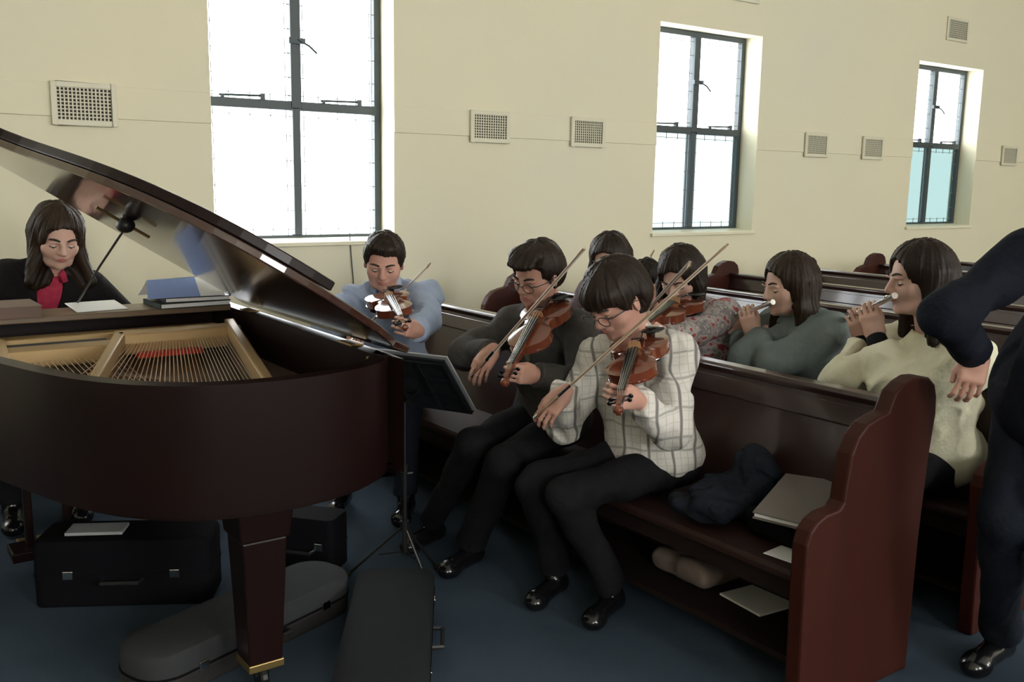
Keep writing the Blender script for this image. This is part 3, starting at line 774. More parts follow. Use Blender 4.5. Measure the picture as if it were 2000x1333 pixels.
def make_person(spec):
    g = spec.get; s = g('s', 1.0)
    hip = V(spec['hip']); yaw = g('yaw', 180.); H = V(spec['head'])
    T = frame_yaw(yaw); right, fwd = T[:, 0], T[:, 1]; up = V(0, 0, 1.)
    HR = frame_yaw(g('hyaw', yaw), g('hpitch', 0), g('hroll', 0))
    neckroot = H+HR@(V(0, -.03, -.06)*s)
    N = V(g('neck')) if g('neck') is not None else hip+unit(neckroot-fwd*.02-hip)*min(g('trunk', .47)*s, np.linalg.norm(neckroot-hip)-.07*s)
    sp = unit(N-hip)
    tright = unit(right*math.cos(math.radians(g('troll', 0)))-up*math.sin(math.radians(g('troll', 0))))
    tright = unit(tright-sp*(tright@sp)); tf = np.cross(sp, tright); TR = np.stack([tright, tf, sp], 1)
    female = g('female', False); sw = (.165 if female else .182)*s
    sh = {q: N-sp*.055*s+tright*sw*q+tf*g('shf', .0)*s for q in (1, -1)}
    for q, key in ((1, 'shR'), (-1, 'shL')):
        if g(key) is not None: sh[q] = V(g(key))
    hj = {q: hip+right*.085*s*q for q in (1, -1)}
    wr = {1: V(spec['wR']), -1: V(spec['wL'])}
    hint = {1: V(g('eR', (hip+right*.4-up*.1).tolist())), -1: V(g('eL', (hip-right*.4-up*.1).tolist()))}
    el = {q: ik(sh[q], wr[q], .275*s*g('arm', 1), .245*s*g('arm', 1), hint[q]) for q in (1, -1)}
    ank = {1: V(spec['aR']), -1: V(spec['aL'])}
    stand = g('stand', False)
    kn = {q: ik(hj[q], ank[q], .41*s, .40*s, (hj[q]+ank[q])/2+fwd*(.3 if stand else .8)+up*(0 if stand else 1.2)) for q in (1, -1)}
    if g('kR') is not None: kn[1] = V(g('kR'))
    if g('kL') is not None: kn[-1] = V(g('kL'))
    toe = {q: ank[q]+unit(g('toe', fwd.tolist()))*.15*s-up*(ank[q][2]-.03) for q in (1, -1)}
    Hc, hr = H, .0
    O = V(hip[0], hip[1], 0)
    # ---- body
    B = SDF()
    def torso(S, o, lo=0):
        S.ell(hip+sp*.03*s, V(.150*s+o, .105*s+o, .10*s+o), TR, k=.05)
        S.ell(hip+sp*.16*s+tf*.01, V(.130*s+o, .098*s+o, .12*s+o), TR, k=.05)
        S.ell(N-sp*.165*s+tf*.008*s, V(.152*s+o, .108*s+o, .15*s+o), TR, k=.05)
        if female: 
            for q in (-1, 1): S.ell(N-sp*.20*s+tf*.085*s+tright*q*.065*s, V(.055*s+o*.5,)*3 if False else V(.055*s+o*.5, .05*s+o*.5, .055*s+o*.5), TR, k=.04)
        S.cone(sh[1]-tright*.02*s, sh[-1]+tright*.02*s, .050*s+o, .050*s+o, k=.05)
        S.cone(N-tright*.07*s-sp*.01, N+tright*.07*s-sp*.01, .030*s+o*.6, .030*s+o*.6, k=.05)
    torso(B, -.012)
    for q in (1, -1):
        B.cone(sh[q], el[q], .043*s, .034*s, k=.03); B.cone(el[q], wr[q], .036*s, .024*s, k=.03)
        B.cone(hj[q], kn[q], .080*s, .052*s, k=.03); B.cone(kn[q], ank[q], .052*s, .034*s, k=.02)
        B.cone(ank[q], V(*ank[q][:2], .05), .034*s, .030*s, k=.02); B.cone(V(*ank[q][:2], .045), toe[q]+up*.012, .030*s, .024*s, k=.02)
    head_prims(B, H, HR, s*g('hs', 1), N-sp*.01, female)
    fine = [(H-.155*s, H+.155*s)]
    for q, key in ((1, 'handR'), (-1, 'handL')):
        if g(key):
            h = g(key); fd, bk, th = h[:3]; cu = h[3]
            hand_prims(B, wr[q], fd, bk, th, s*g('handscale', .95), cu, **(h[4] if len(h) > 4 else {}))
            c = wr[q]+unit(fd)*.08*s; fine.append((c-.11, c+.11))
    skin = SKINP if female else SKIN
    fv = g('fvox', .0042)
    body = B.mesh('person', .009, skin, None, fine=fine, fvox=fv, origin=O)
    body.location = O.tolist()
    tag(body, spec['label'], 'person')
    face_parts(body, O, H, HR, s*g('hs', 1), gaze=0, glasses=g('glasses', False))
    # ---- hair
    S = hair_sdf(SDF(), H, HR, s*g('hs', 1), g('hair', 'short'), g('seed', 1))
    S.mesh('hair', .005, g('hairmat', HAIR), body, origin=O)
    # ---- clothes
    for cl in spec['clothes']:
        kind, nm, m_ = cl[0], cl[1], cl[2]; kw = cl[3] if len(cl) > 3 else {}
        o = kw.get('o', .010); S = SDF()
        if kind == 'top':
            torso(S, o)
            ab = kw.get('arm', .0)
            for q in (1, -1):
                S.cone(sh[q], el[q], .050*s+o*.6+ab, .042*s+o*.6+ab, k=.04)
                fr = kw.get('cuff', .93); e = el[q]+(wr[q]-el[q])*fr
                if fr > 0:
                    S.cone(el[q], e, .043*s+o*.5+ab, .033*s+o*.4+ab*kw.get('cb', .6), k=.025)
                    d = unit(wr[q]-el[q]); S.cut(e+d*.002, d, e-.06, e+.06, k=.004)
            S.folds(kw.get('amp', .006), kw.get('freq', 28.), g('seed', 1)*7+len(nm))
            if kw.get('belly', 0): S.ell(hip+sp*.10*s+tf*kw['belly'], V(.14*s+o, .10*s, .14*s), TR, k=.06)
            if kw.get('hem', 0): S.ell(hip+sp*.025*s, V(.160*s+o, .118*s+o, kw['hem']*s), TR, k=.05)
            if kw.get('neck', 1): S.cone(N+sp*.02*s+tf*.005, N+sp*.16*s+tf*.03*s, .052*s, .085*s, k=.012, op='-')
            if kw.get('vee', 0):
                v = kw['vee']; a = N+sp*.03*s+tf*.10*s; b = N-sp*v*s+tf*.125*s
                S.cone(a, b, .070*s, .012*s, k=.01, op='-')
        elif kind == 'legs':
            S.ell(hip+up*.01, V(.160*s, .125*s, .100*s), T, k=.04)
            for q in (1, -1):
                S.cone(hj[q], kn[q], .090*s, .066*s, k=.04); S.cone(kn[q], kn[q]+(ank[q]-kn[q])*1.04, .066*s, .058*s, k=.03)
                e = kn[q]+(ank[q]-kn[q])*1.0; d = unit(ank[q]-kn[q]); S.cut(e, d, e-.1, e+.1, k=.004)
            S.folds(.006, 22., g('seed', 1)*5+2)
            if kw.get('flat'): S.cut((0, 0, kw['flat']), (0, 0, -1), hip-.35, (*(hip+.35)[:2], kw['flat']+.1), k=.01)
        elif kind == 'skirt':
            S.ell(hip, V(.17*s, .14*s, .12*s), T, k=.05)
            for q in (1, -1): S.cone(hj[q], kn[q], .10*s, .09*s, k=.10); S.cone(kn[q], kn[q]+(ank[q]-kn[q])*.6, .09*s, .11*s, k=.10)
            S.folds(.008, 22., 3)
        elif kind == 'shoe':
            for q in (1, -1):
                S = SDF(); f = unit(V(*(toe[q]-ank[q])[:2], 0)); hb = V(*ank[q][:2], .04)-f*.03*s
                S.cone(hb, toe[q]+V(0, 0, .008), .040*s, .036*s, k=.02); S.cone(hb+V(0, 0, .0), V(*ank[q][:2], .09*s), .038*s, .043*s, k=.02)
                S.ell(toe[q]+V(0, 0, .004)+f*.01, V(.046, .058, .038)*s, frame_yaw(math.degrees(math.atan2(f[1], f[0]))), k=.02)
                S.cut((0, 0, .004), (0, 0, -1), toe[q]-.4, V(*(toe[q][:2]+.4), .03), k=.003)
                S.mesh(nm, .007, m_, body, origin=O)
            continue
        elif kind == 'collar':
            # a folded shirt collar round the neck
            m = MB(); n_ = 26; vs = []; 
            for i in range(n_):
                a = math.radians(-150+300*i/(n_-1)) + math.pi
                # a=pi is the back of the neck; opening in front
                d = tright*math.sin(a)+tf*math.cos(a)
                fr_ = max(0, math.cos(a))
                base = N+sp*(.035-.045*fr_)*s+tf*(.010)*s
                top = base+sp*.038*s*(1-.45*fr_)+d*.058*s
                low = base-sp*.012*s+d*(.086+.012*fr_)*s
                ins = base-sp*.02*s+d*.056*s
                vs += [ins-O, top-O, top-O+d*.004*s, low-O+d*.003*s, low-O]
            fs = []
            for i in range(n_-1):
                for k in range(5): fs.append((i*5+k, i*5+(k+1) % 5, (i+1)*5+(k+1) % 5, (i+1)*5+k))
            fs += [(0, 1, 2, 3, 4), tuple(range((n_-1)*5+4, (n_-1)*5-1, -1))]
            m.add([v.tolist() for v in vs], fs).build(nm, m_, body, smooth=2); continue
        elif kind == 'cuffband':
            for q in kw.get('q', (1, -1)):
                d = unit(wr[q]-el[q]); c0 = wr[q]-d*.06*s; c1 = wr[q]-d*.012*s
                MB().tube([(c0-O).tolist(), ((c0+c1)/2-O).tolist(), (c1-O).tolist()], [.036*s, .040*s, .037*s], 18).build(nm, m_, body, smooth=True)
            continue
        elif kind == 'scarf':
            S.cone(N+tf*.05*s-sp*.0+tright*.05*s, N-sp*.22*s+tf*.135*s+tright*.035*s, .026*s, .022*s); S.cone(N+tf*.05*s-tright*.05*s, N-sp*.22*s+tf*.135*s-tright*.035*s, .026*s, .022*s)
            S.cone(N-tf*.04*s+sp*.02, N+tf*.05*s-tright*.05*s, .03*s, .026*s); S.cone(N-tf*.04*s+sp*.02, N+tf*.05*s+tright*.05*s, .03*s, .026*s)
        S.mesh(nm, .007, m_, body, origin=O)
    return body, dict(N=N, sh=sh, el=el, wr=wr, H=H, HR=HR, kn=kn, O=O)

# ---------------------------------------------------------------- cloth materials
def cloth(name, a, b=None, sc=30, st=(1, 1, 1), bump=(80, .25)):
    return mat(name, a, .85, .15, noise=(sc, b or a, st), bump=bump)
CL = {
 'black': cloth('black_trouser_cloth', (0.007, 0.007, 0.009), (0.010, 0.010, 0.012)),
 'navy': cloth('dark_navy_cloth', (0.0055, 0.007, 0.013), (0.008, 0.010, 0.017)),
 'bluetrouser': cloth('blue_black_trouser_cloth', (0.008, 0.011, 0.018), (0.011, 0.014, 0.022)),
 'cardigan': cloth('black_knit', (0.009, 0.008, 0.009), (0.013, 0.011, 0.012)),
 'pink': cloth('crimson_pink_cloth', (0.38, 0.03, 0.07), (0.50, 0.05, 0.10)),
 'blueshirt': cloth('pale_blue_shirt_cloth', (0.30, 0.36, 0.49), (0.36, 0.42, 0.54), sc=8),
 'jacket': cloth('dark_grey_jacket_cloth', (0.050, 0.046, 0.042), (0.064, 0.058, 0.053)),
 'greenshirt': cloth('grey_green_shirt_cloth', (0.15, 0.155, 0.11), (0.2, 0.2, 0.15), sc=25),
 'teal': cloth('grey_teal_jacket_cloth', (0.15, 0.185, 0.182), (0.19, 0.225, 0.222), sc=10),
 'cream': cloth('cream_knit', (0.66, 0.63, 0.46), (0.74, 0.71, 0.54), sc=12),
 'white': cloth('off_white_cloth', (0.6, 0.58, 0.55)),
 'mauve': cloth('mauve_grey_cloth', (0.10, 0.07, 0.08), (0.13, 0.10, 0.10)),
 'leather': mat('black_shoe_leather', (0.006, 0.006, 0.007), .18, .6),
}
def plaid(name, base, line, period, width, axes=(0, 2), line2=None):
    m = mat(name, base, .85, .15, bump=(80, .2)); nt = m.node_tree; b = nt.nodes['Principled BSDF']
    tc = nt.nodes.new('ShaderNodeTexCoord'); mp = nt.nodes.new('ShaderNodeMapping'); sep = nt.nodes.new('ShaderNodeSeparateXYZ')
    mp.inputs['Rotation'].default_value = (0.12, 0.0, math.radians(38))
    nz = nt.nodes.new('ShaderNodeTexNoise'); nz.inputs['Scale'].default_value = 6; nz.inputs['Detail'].default_value = 1
    ms = nt.nodes.new('ShaderNodeVectorMath'); ms.operation = 'MULTIPLY_ADD'; ms.inputs[1].default_value = (.05, .05, .05)
    nt.links.new(tc.outputs['Object'], nz.inputs['Vector']); nt.links.new(nz.outputs['Color'], ms.inputs[0]); nt.links.new(tc.outputs['Object'], ms.inputs[2])
    nt.links.new(ms.outputs[0], mp.inputs[0]); nt.links.new(mp.outputs[0], sep.inputs[0])
    acc = None
    for ax, per, wd, st in ((0, period, width, .85), (2, period*1.05, width*.8, .5), (0, period/3, width*.35, .28), (2, period/3, width*.3, .22)):
        d = nt.nodes.new('ShaderNodeMath'); d.operation = 'PINGPONG'; d.inputs[1].default_value = per/2
        nt.links.new(sep.outputs[ax], d.inputs[0])
        c = nt.nodes.new('ShaderNodeMapRange'); c.inputs[1].default_value = wd*.4; c.inputs[2].default_value = wd; c.inputs[3].default_value = st; c.inputs[4].default_value = 0
        nt.links.new(d.outputs[0], c.inputs[0])
        if acc is None: acc = c.outputs[0]
        else:
            q = nt.nodes.new('ShaderNodeMath'); q.operation = 'MAXIMUM'; nt.links.new(acc, q.inputs[0]); nt.links.new(c.outputs[0], q.inputs[1]); acc = q.outputs[0]
    mx = nt.nodes.new('ShaderNodeMix'); mx.data_type = 'RGBA'; mx.inputs[6].default_value = (*base, 1); mx.inputs[7].default_value = (*line, 1)
    nt.links.new(acc, mx.inputs[0]); nt.links.new(mx.outputs[2], b.inputs['Base Color'])
    return m
CL['plaid'] = plaid('white_grey_checked_cloth', (0.66, 0.63, 0.58), (0.12, 0.11, 0.11), .085, .007)
CL['pattern'] = mat('red_white_floral_cloth', (0.34, 0.07, 0.08), .85, .15, noise=(22, (0.5, 0.46, 0.44), (1, 1, 1)))
_r = [n for n in CL['pattern'].node_tree.nodes if n.type == 'VALTORGB'][0]
_r.color_ramp.elements[0].position = .40; _r.color_ramp.elements[1].position = .46
_e = _r.color_ramp.elements.new(.60); _e.color = (.20, .17, .18, 1); _e = _r.color_ramp.elements.new(.66); _e.color = (.5, .46, .44, 1)

# ---------------------------------------------------------------- violins, bows, flutes
VARN = mat('orange_brown_varnish', (0.13, 0.030, 0.014), .16, .6, coat=.6, noise=(9, (0.19, 0.045, 0.018), (1, .2, 1)))
EBONY = mat('ebony', (0.008, 0.007, 0.007), .2, .6)
PALEW = mat('pale_maple', (0.40, 0.22, 0.10), .35)
HORSE = mat('white_horsehair', (0.62, 0.58, 0.50), .5)
STICK = mat('bow_stick_wood', (0.28, 0.17, 0.10), .3, .5, coat=.3)
SILVER = mat('silver_flute', (0.75, 0.74, 0.72), .22, metal=1)
vctrl = [(0, .018), (.006, .050), (.02, .078), (.045, .096), (.08, .1035), (.115, .098), (.135, .086), (.146, .082), (.152, .066), (.17, .056), (.19, .0535), (.208, .0575), (.222, .068), (.230, .0765), (.245, .0785), (.275, .0835), (.305, .080), (.33, .065), (.347, .040), (.355, .016)]
def place(root, origin, ydir, up):
    y = Vector([float(v) for v in ydir]).normalized(); z = Vector([float(v) for v in up]); z = (z-y*z.dot(y)).normalized(); x = y.cross(z)
    m = Matrix((x, y, z)).transposed().to_4x4(); m.translation = Vector([float(v) for v in origin]); root.matrix_world = m
def make_violin(label, rest=True):
    r = empty('violin', label=label, cat='violin')
    pts = [(w_, y) for y, w_ in vctrl]+[(-w_, y) for y, w_ in reversed(vctrl)]
    cx, cy = 0, .185
    b = MB(); vs = []; n = len(pts)
    ks = (1, .9, .72, .5, .25)
    def ring(k, z): return [(x*k, cy+(y-cy)*k, z) for x, y in pts]
    rings = [ring(k, -.0175-.013*(1-k**2)) for k in reversed(ks)]+[ring(1, -.0135), ring(.965, -.0133), ring(.965, .0133), ring(1, .0135)]+[ring(k, .0175+.013*(1-k**2)) for k in ks]
    for q in rings: vs += q
    fs = [tuple(range(n-1, -1, -1)), tuple(range((len(rings)-1)*n, len(rings)*n))]
    for i in range(len(rings)-1):
        for k in range(n): fs.append((i*n+k, i*n+(k+1) % n, (i+1)*n+(k+1) % n, (i+1)*n+k))
    b.add(vs, fs).build('body', VARN, r, smooth=True)
    for s in (-1, 1):
        f = MB().tube([(s*.030, .205, .0285), (s*.036, .195, .027), (s*.034, .18, .0275), (s*.042, .165, .0255), (s*.050, .155, .024), (s*.047, .146, .0245)], .0017, 6).build('sound_hole', EBONY, r)
    MB().add([(-.012, .345, -.01), (.012, .345, -.01), (.009, .475, .002), (-.009, .475, .002), (-.015, .345, .026), (.015, .345, .026), (.0118, .475, .020), (-.0118, .475, .020)],
             [(0, 3, 2, 1), (4, 5, 6, 7), (0, 1, 5, 4), (1, 2, 6, 5), (2, 3, 7, 6), (3, 0, 4, 7)]).build('neck', VARN, r, bevel=.003)
    MB().add([(-.021, .205, .044), (.021, .205, .044), (.012, .475, .021), (-.012, .475, .021), (-.018, .205, .050), (.018, .205, .050), (.0105, .475, .0255), (-.0105, .475, .0255), (0, .205, .053), (0, .475, .0275)],
             [(0, 3, 2, 1), (4, 8, 9, 7), (8, 5, 6, 9), (0, 1, 5, 8, 4), (1, 2, 6, 5), (2, 3, 7, 9, 6), (3, 0, 4, 7)]).build('fingerboard', EBONY, r)
    sc_ = MB(); sc_.add([(-.011, .475, .002), (.011, .475, .002), (.011, .475, .022), (-.011, .475, .022), (-.007, .545, -.010), (.007, .545, -.010), (.007, .545, .008), (-.007, .545, .008)],
             [(0, 1, 2, 3), (7, 6, 5, 4), (0, 4, 5, 1), (1, 5, 6, 2), (2, 6, 7, 3), (3, 7, 4, 0)])
    Rr = Matrix.Rotation(math.pi/2, 3, 'Y')
    sc_.lathe((-.016, .557, -.006), [(.003, 0), (.008, .001), (.009, .007), (.015, .008), (.0165, .012), (.0165, .020), (.015, .024), (.009, .025), (.008, .031), (.003, .032)], 16, Rr)
    sc_.build('scroll', VARN, r, smooth=True)
    for i, y in enumerate((.49, .503, .517, .53)):
        s = 1 if i % 2 else -1
        MB().tube([(-s*.012, y, .006), (s*.022, y, .006)], .0035, 8).ell((s*.030, y, .006), (.008, .0035, .008), None, 10, 8).build('peg', EBONY, r, smooth=2)
    MB().add([(-.009, .012, .030), (.009, .012, .030), (.020, .118, .044), (-.020, .118, .044), (-.008, .012, .036), (.008, .012, .036), (.017, .118, .050), (-.017, .118, .050)],
             [(0, 3, 2, 1), (4, 5, 6, 7), (0, 1, 5, 4), (1, 2, 6, 5), (2, 3, 7, 6), (3, 0, 4, 7)]).build('tailpiece', EBONY, r, bevel=.002)
    MB().prism([(-.021, .028), (-.014, .028), (-.008, .036), (.008, .036), (.014, .028), (.021, .028), (.020, .052), (0, .059), (-.020, .050)], 1, .158, .161).build('bridge', PALEW, r)
    MB().ell((-.045, .030, .040), (.042, .028, .008)).box((-.03, .0, .025), (.03, .004, .035)).build('chin_rest', EBONY, r, smooth=2)
    for i in range(4):
        x = -.0165+.011*i; MB().tube([(x*.8, .115, .048), (x, .159, .0575-abs(x)*.2), (x*.5, .475, .031), (x*.4, .51, .012)], .0006, 5, False).build('string', SILVER, r)
    if rest: MB().tube([(-.075, .050, -.034), (-.05, .058, -.052), (0, .06, -.046), (.05, .07, -.050), (.085, .10, -.034)], [.006, .014, .012, .014, .006], 10).tube([(-.07, .05, -.03), (-.08, .05, -.0)], .004, 6).tube([(.085, .1, -.03), (.098, .1, -.0)], .004, 6).build('shoulder_rest', EBONY, r, smooth=2)
    return r
def make_bow(label, frog, tip, side, parentless=True):
    """stick from the frog to the tip; side = direction from the stick to the hair"""
    r = empty('bow', label=label, cat='bow')
    frog = V(frog); tip = V(tip); L = float(np.linalg.norm(tip-frog))
    place(r, frog, tip-frog, -V(side))
    pts = [(0, L*t, -.012*math.sin(math.pi*min(1, max(0, (t-.05)/.95)))**1) for t in np.linspace(-.02, 1, 20)]
    MB().tube(pts, [.0043-.0015*t for t in np.linspace(0, 1, 20)], 8).build('stick', STICK, r, smooth=2)
    MB().add([(-.003, L-.004, -.024), (.003, L-.004, -.024), (.003, L+.006, .002), (-.003, L+.006, .002), (-.003, L-.022, -.020), (.003, L-.022, -.020), (.003, L-.03, .003), (-.003, L-.03, .003)],
             [(0, 1, 2, 3), (7, 6, 5, 4), (0, 4, 5, 1), (1, 5, 6, 2), (2, 6, 7, 3), (3, 7, 4, 0)]).build('tip', STICK, r)
    MB().lohi((-.0055, .03, -.026), (.0055, .078, -.004)).build('frog', EBONY, r, bevel=.003)
    MB().tube([(0, -.03, 0), (0, -.012, 0)], .0052, 10).build('screw_button', SILVER, r, smooth=True)
    MB().lohi((-.0055, .072, -.0268), (.0055, L-.008, -.0245)).build('hair_ribbon', HORSE, r)
    MB().tube([(0, .085, -.001), (0, .14, -.001)], .0052, 10).build('grip', EBONY, r, smooth=True)
    return r
def make_flute(label, mouth, end, up):
    """from beyond the mouth plate to the foot"""
    r = empty('flute', label=label, cat='flute'); mouth, end = V(mouth), V(end)
    place(r, mouth, end-mouth, up); L = .56
    MB().tube([(0, -.055, 0), (0, L, 0)], .0095, 16).build('tube', SILVER, r, smooth=True)
    MB().ell((0, 0, .008), (.013, .022, .006)).build('lip_plate', SILVER, r, smooth=2)
    for y in (.16, .40, -.05): MB().tube([(0, y-.01, 0), (0, y+.01, 0)], .0115, 16).build('joint_ring', SILVER, r, smooth=True)
    for i in range(13):
        y = .185+.027*i; MB().lathe((0, y, .009), [(.0, 0), (.0085, 0), (.0085, .004), (.0, .005)], 12).build('key', SILVER, r, smooth=True)
    MB().tube([(.009, .18, .011), (.009, .53, .011)], .002, 6).build('key_rod', SILVER, r)
    return r

def midw(a, b, t=.5): return V(a)*(1-t)+V(b)*t
DN, UP = V(0, 0, -1.), V(0, 0, 1.)

# ---- boy in the checked shirt, nearest violinist
b3_H = at(1204, 584, X=2.28)
v_chin = at(1256, 662, X=2.31); v_scroll = onray(v_chin, 1213, 782, .5, False)
vdir = unit(v_scroll-v_chin)
vio = make_violin('red brown violin held by the player in the checked shirt'); place(vio, v_chin, vdir, (-.28, .0, .9))
wL = v_chin+vdir*.445-UP*.035+V(.075, .03, 0)
wR = at(1100, 770, X=2.03)
frog = at(1055, 806, X=1.94); tip = onray(frog, 1420, 479, .76)
make_bow('long bow crossing the shoulder of the player in the checked shirt', frog, tip, (.3, .6, -.3))
p3, j3 = make_person(dict(label='person in a white and grey checked shirt and black trousers bowing a violin', hip=(2.45, 2.46, .545), yaw=192, head=b3_H, hyaw=184, hpitch=34, hroll=2, s=.95, hs=1.20, arm=1.1, shf=.02,
    wR=wR, wL=wL, eL=at(1345, 900, X=2.35), eR=(2.25, 2.78, .50), aR=at(1085, 1112, z=.10), aL=at(1195, 1145, z=.10), kL=at(1108, 968, X=2.03), kR=at(1045, 945, X=2.03), toe=(-.88, -.42, 0),
    handL=(unit(vdir*.35+V(-.75, -.1, .3)), V(.2, -.9, -.1), UP, .95, dict(th=(.030, .07, -.035))),
    handR=(unit(frog-wR+V(-.0, 0, -.03)), V(-.3, -.5, .6), V(-.3, .2, .8), .55), hair='bowl', seed=3, fvox=.0038, glasses=True,
    clothes=[('top', 'checked_shirt', CL['plaid'], dict(hem=.11, o=.028, arm=.009, cuff=.9, amp=.010, cb=1.0, belly=.05)), ('collar', 'shirt_collar', CL['plaid']), ('legs', 'trousers', CL['black']), ('shoe', 'shoe', CL['leather'])]))

# ---- boy in the grey jacket
b2_H = at(1050, 535, X=2.38)
v2c = at(1080, 592, X=2.36); v2s = onray(v2c, 996, 728, .5, False); vd2 = unit(v2s-v2c)
vio = make_violin('violin under the chin of the player in the dark grey jacket'); place(vio, v2c, vd2, (-.5, -.15, .8))
wL2 = v2c+vd2*.45-UP*.045+V(.085, .0, 0)
wR2 = at(960, 688, X=2.10); fr2 = at(928, 728, X=1.99); tp2 = onray(fr2, 1138, 488, .75, False)
make_bow('bow rising past the face of the player in the dark grey jacket', fr2, tp2, (.3, .6, -.3))
p2, j2 = make_person(dict(label='person in a dark grey jacket and black trousers playing a violin', hip=(2.47, 3.12, .545), yaw=190, head=b2_H, hyaw=194, hpitch=22, hroll=-6, s=.97, hs=1.14, arm=1.08, shf=.02,
    wR=wR2, wL=wL2, eL=at(1140, 820, X=2.25), eR=(2.15, 3.65, .75), aR=(2.05, 3.40, .10), aL=(2.05, 3.10, .10), kL=at(985, 905, X=2.02), kR=at(925, 870, X=2.02), toe=(-.9, -.4, 0),
    handL=(unit(vd2*.35+V(-.75, -.1, .3)), V(.2, -.9, -.1), UP, .95, dict(th=(.030, .07, -.035))),
    handR=(unit(fr2-wR2+V(0, 0, -.02)), V(-.3, -.5, .6), V(-.3, .2, .8), .6), hair='swoosh', seed=5, glasses=True,
    clothes=[('top', 'shirt', CL['greenshirt'], dict(o=.008, cuff=.5)), ('top', 'jacket', CL['jacket'], dict(o=.026, arm=.008, hem=.14, vee=.26, amp=.008)), ('collar', 'jacket_collar', CL['jacket']), ('legs', 'trousers', CL['black']), ('shoe', 'shoe', CL['leather'])]))

# ---- boy in the blue shirt
b1_H = at(750, 510, X=2.22)
v1c = at(752, 578, X=2.13); v1s = onray(v1c, 784, 628, .48, False); vd1 = unit(v1s-v1c)
vio = make_violin('violin under the chin of the player in the pale blue shirt'); place(vio, v1c, vd1, (-.12, .10, .95))
wL1 = v1c+vd1*.47-UP*.05+V(.075, .0, 0)
wR1 = at(706, 636, X=1.98); fr1 = at(692, 660, X=1.90); tp1 = onray(fr1, 840, 515, .74)
make_bow('short looking bow beside the head of the player in the pale blue shirt', fr1, tp1, (.3, .6, -.3))
p1, j1 = make_person(dict(label='person in a pale blue shirt playing a violin beside the piano lid', hip=(2.30, 4.17, .545), yaw=235, head=b1_H, hyaw=238, hpitch=22, hroll=-3, s=1.0, hs=1.16, arm=1.0,
    wR=wR1, wL=wL1, eL=(2.55, 3.85, .65), eR=(1.75, 4.25, .75), aR=(1.92, 4.02, .10), aL=(2.12, 3.76, .10), toe=(-.6, -.8, 0),
    handL=(unit(vd1*.35+V(-.65, -.1, .3)), V(.3, -.9, -.1), UP, .95, dict(th=(.030, .07, -.035))),
    handR=(unit(fr1-wR1+V(0, 0, -.02)), V(-.3, -.5, .6), V(-.3, .2, .8), .6), hair='short', seed=7,
    clothes=[('top', 'blue_shirt', CL['blueshirt'], dict(o=.026, arm=.012, hem=.12, amp=.010)), ('collar', 'shirt_collar', CL['blueshirt']), ('legs', 'trousers', CL['bluetrouser']), ('shoe', 'shoe', CL['leather'])]))

# ---- the pianist
pH = V(.875, 4.74, 1.265)
p0, j0 = make_person(dict(label='person with long brown hair, black cardigan and crimson shirt seated at the piano', hip=(.78, 4.96, .59), yaw=262, head=pH, hyaw=272, hpitch=22, hroll=-3, s=1.05, hs=1.12, female=True, trunk=.50,
    wR=(.42, 4.56, .835), wL=(1.02, 4.54, .835), eL=(1.35, 4.95, .8), eR=(.2, 4.95, .8), aR=(.60, 4.62, .10), aL=(.88, 4.62, .10), kR=(.62, 4.62, .50), kL=(.90, 4.62, .50),
    handL=(V(0, -1, -.2), UP, V(-1, 0, 0), .30), handR=(V(0, -1, -.2), UP, V(1, 0, 0), .30), hair='longw', hairmat=HAIRB, seed=2, fvox=.005,
    clothes=[('top', 'crimson_shirt', CL['pink'], dict(o=.006, cuff=.3)), ('collar', 'shirt_collar', CL['pink']), ('top', 'cardigan', CL['cardigan'], dict(o=.028, arm=.014, hem=.12, vee=.26)), ('legs', 'trousers', CL['black']), ('shoe', 'shoe', CL['leather'])]))
r = empty('piano_bench', (.78, 5.0, 0), label='dark piano bench under the seated pianist', cat='bench')
MB().lohi((-.38, -.17, .40), (.38, .17, .455)).build('seat', M['blackbook'], r, bevel=.012)
for x in (-.34, .34):
    for y in (-.13, .13): MB().lohi((x-.022, y-.022, 0), (x+.022, y+.022, .40)).build('leg', M['piano'], r)

# ---- second row
g4_H = at(1330, 538, X=3.2)
v4c = at(1345, 588, X=3.13); vd4 = unit(V(-.68, -.30, -.10))
vio = make_violin('violin of the person in the red and white patterned shirt'); place(vio, v4c, vd4, (-.3, -.1, .9))
wL4 = v4c+vd4*.43-UP*.05+V(.07, .0, 0)
wR4 = V(3.03, 3.20, .86); fr4 = V(2.94, 3.14, .90); tp4 = onray(fr4, 1347, 521, .74, False)
make_bow('bow of the violinist in the red and white patterned shirt', fr4, tp4, (.3, .6, -.3))
make_person(dict(label='person in a red and white patterned shirt playing a violin in the second pew', hip=(3.38, 3.02, .545), yaw=190, head=g4_H, hyaw=200, hpitch=32, hroll=3, s=.95, hs=1.14, female=True, arm=1.05,
    wR=wR4, wL=wL4, eL=(3.2, 2.65, .6), eR=(3.2, 3.25, .55), aR=(3.03, 3.2, .10), aL=(3.03, 2.95, .10),
    handL=(unit(vd4*.35+V(-.65, -.1, .3)), V(.3, -.9, -.1), UP, .95), handR=(unit(V(-.6, -.5, -.4)), V(-.3, -.5, .6), V(-.3, .2, .8), .6), hair='bob', seed=9, fvox=.005,
    clothes=[('top', 'patterned_shirt', CL['pattern'], dict(o=.024, arm=.010, hem=.10)), ('collar', 'shirt_collar', CL['pattern']), ('legs', 'trousers', CL['black'])]))
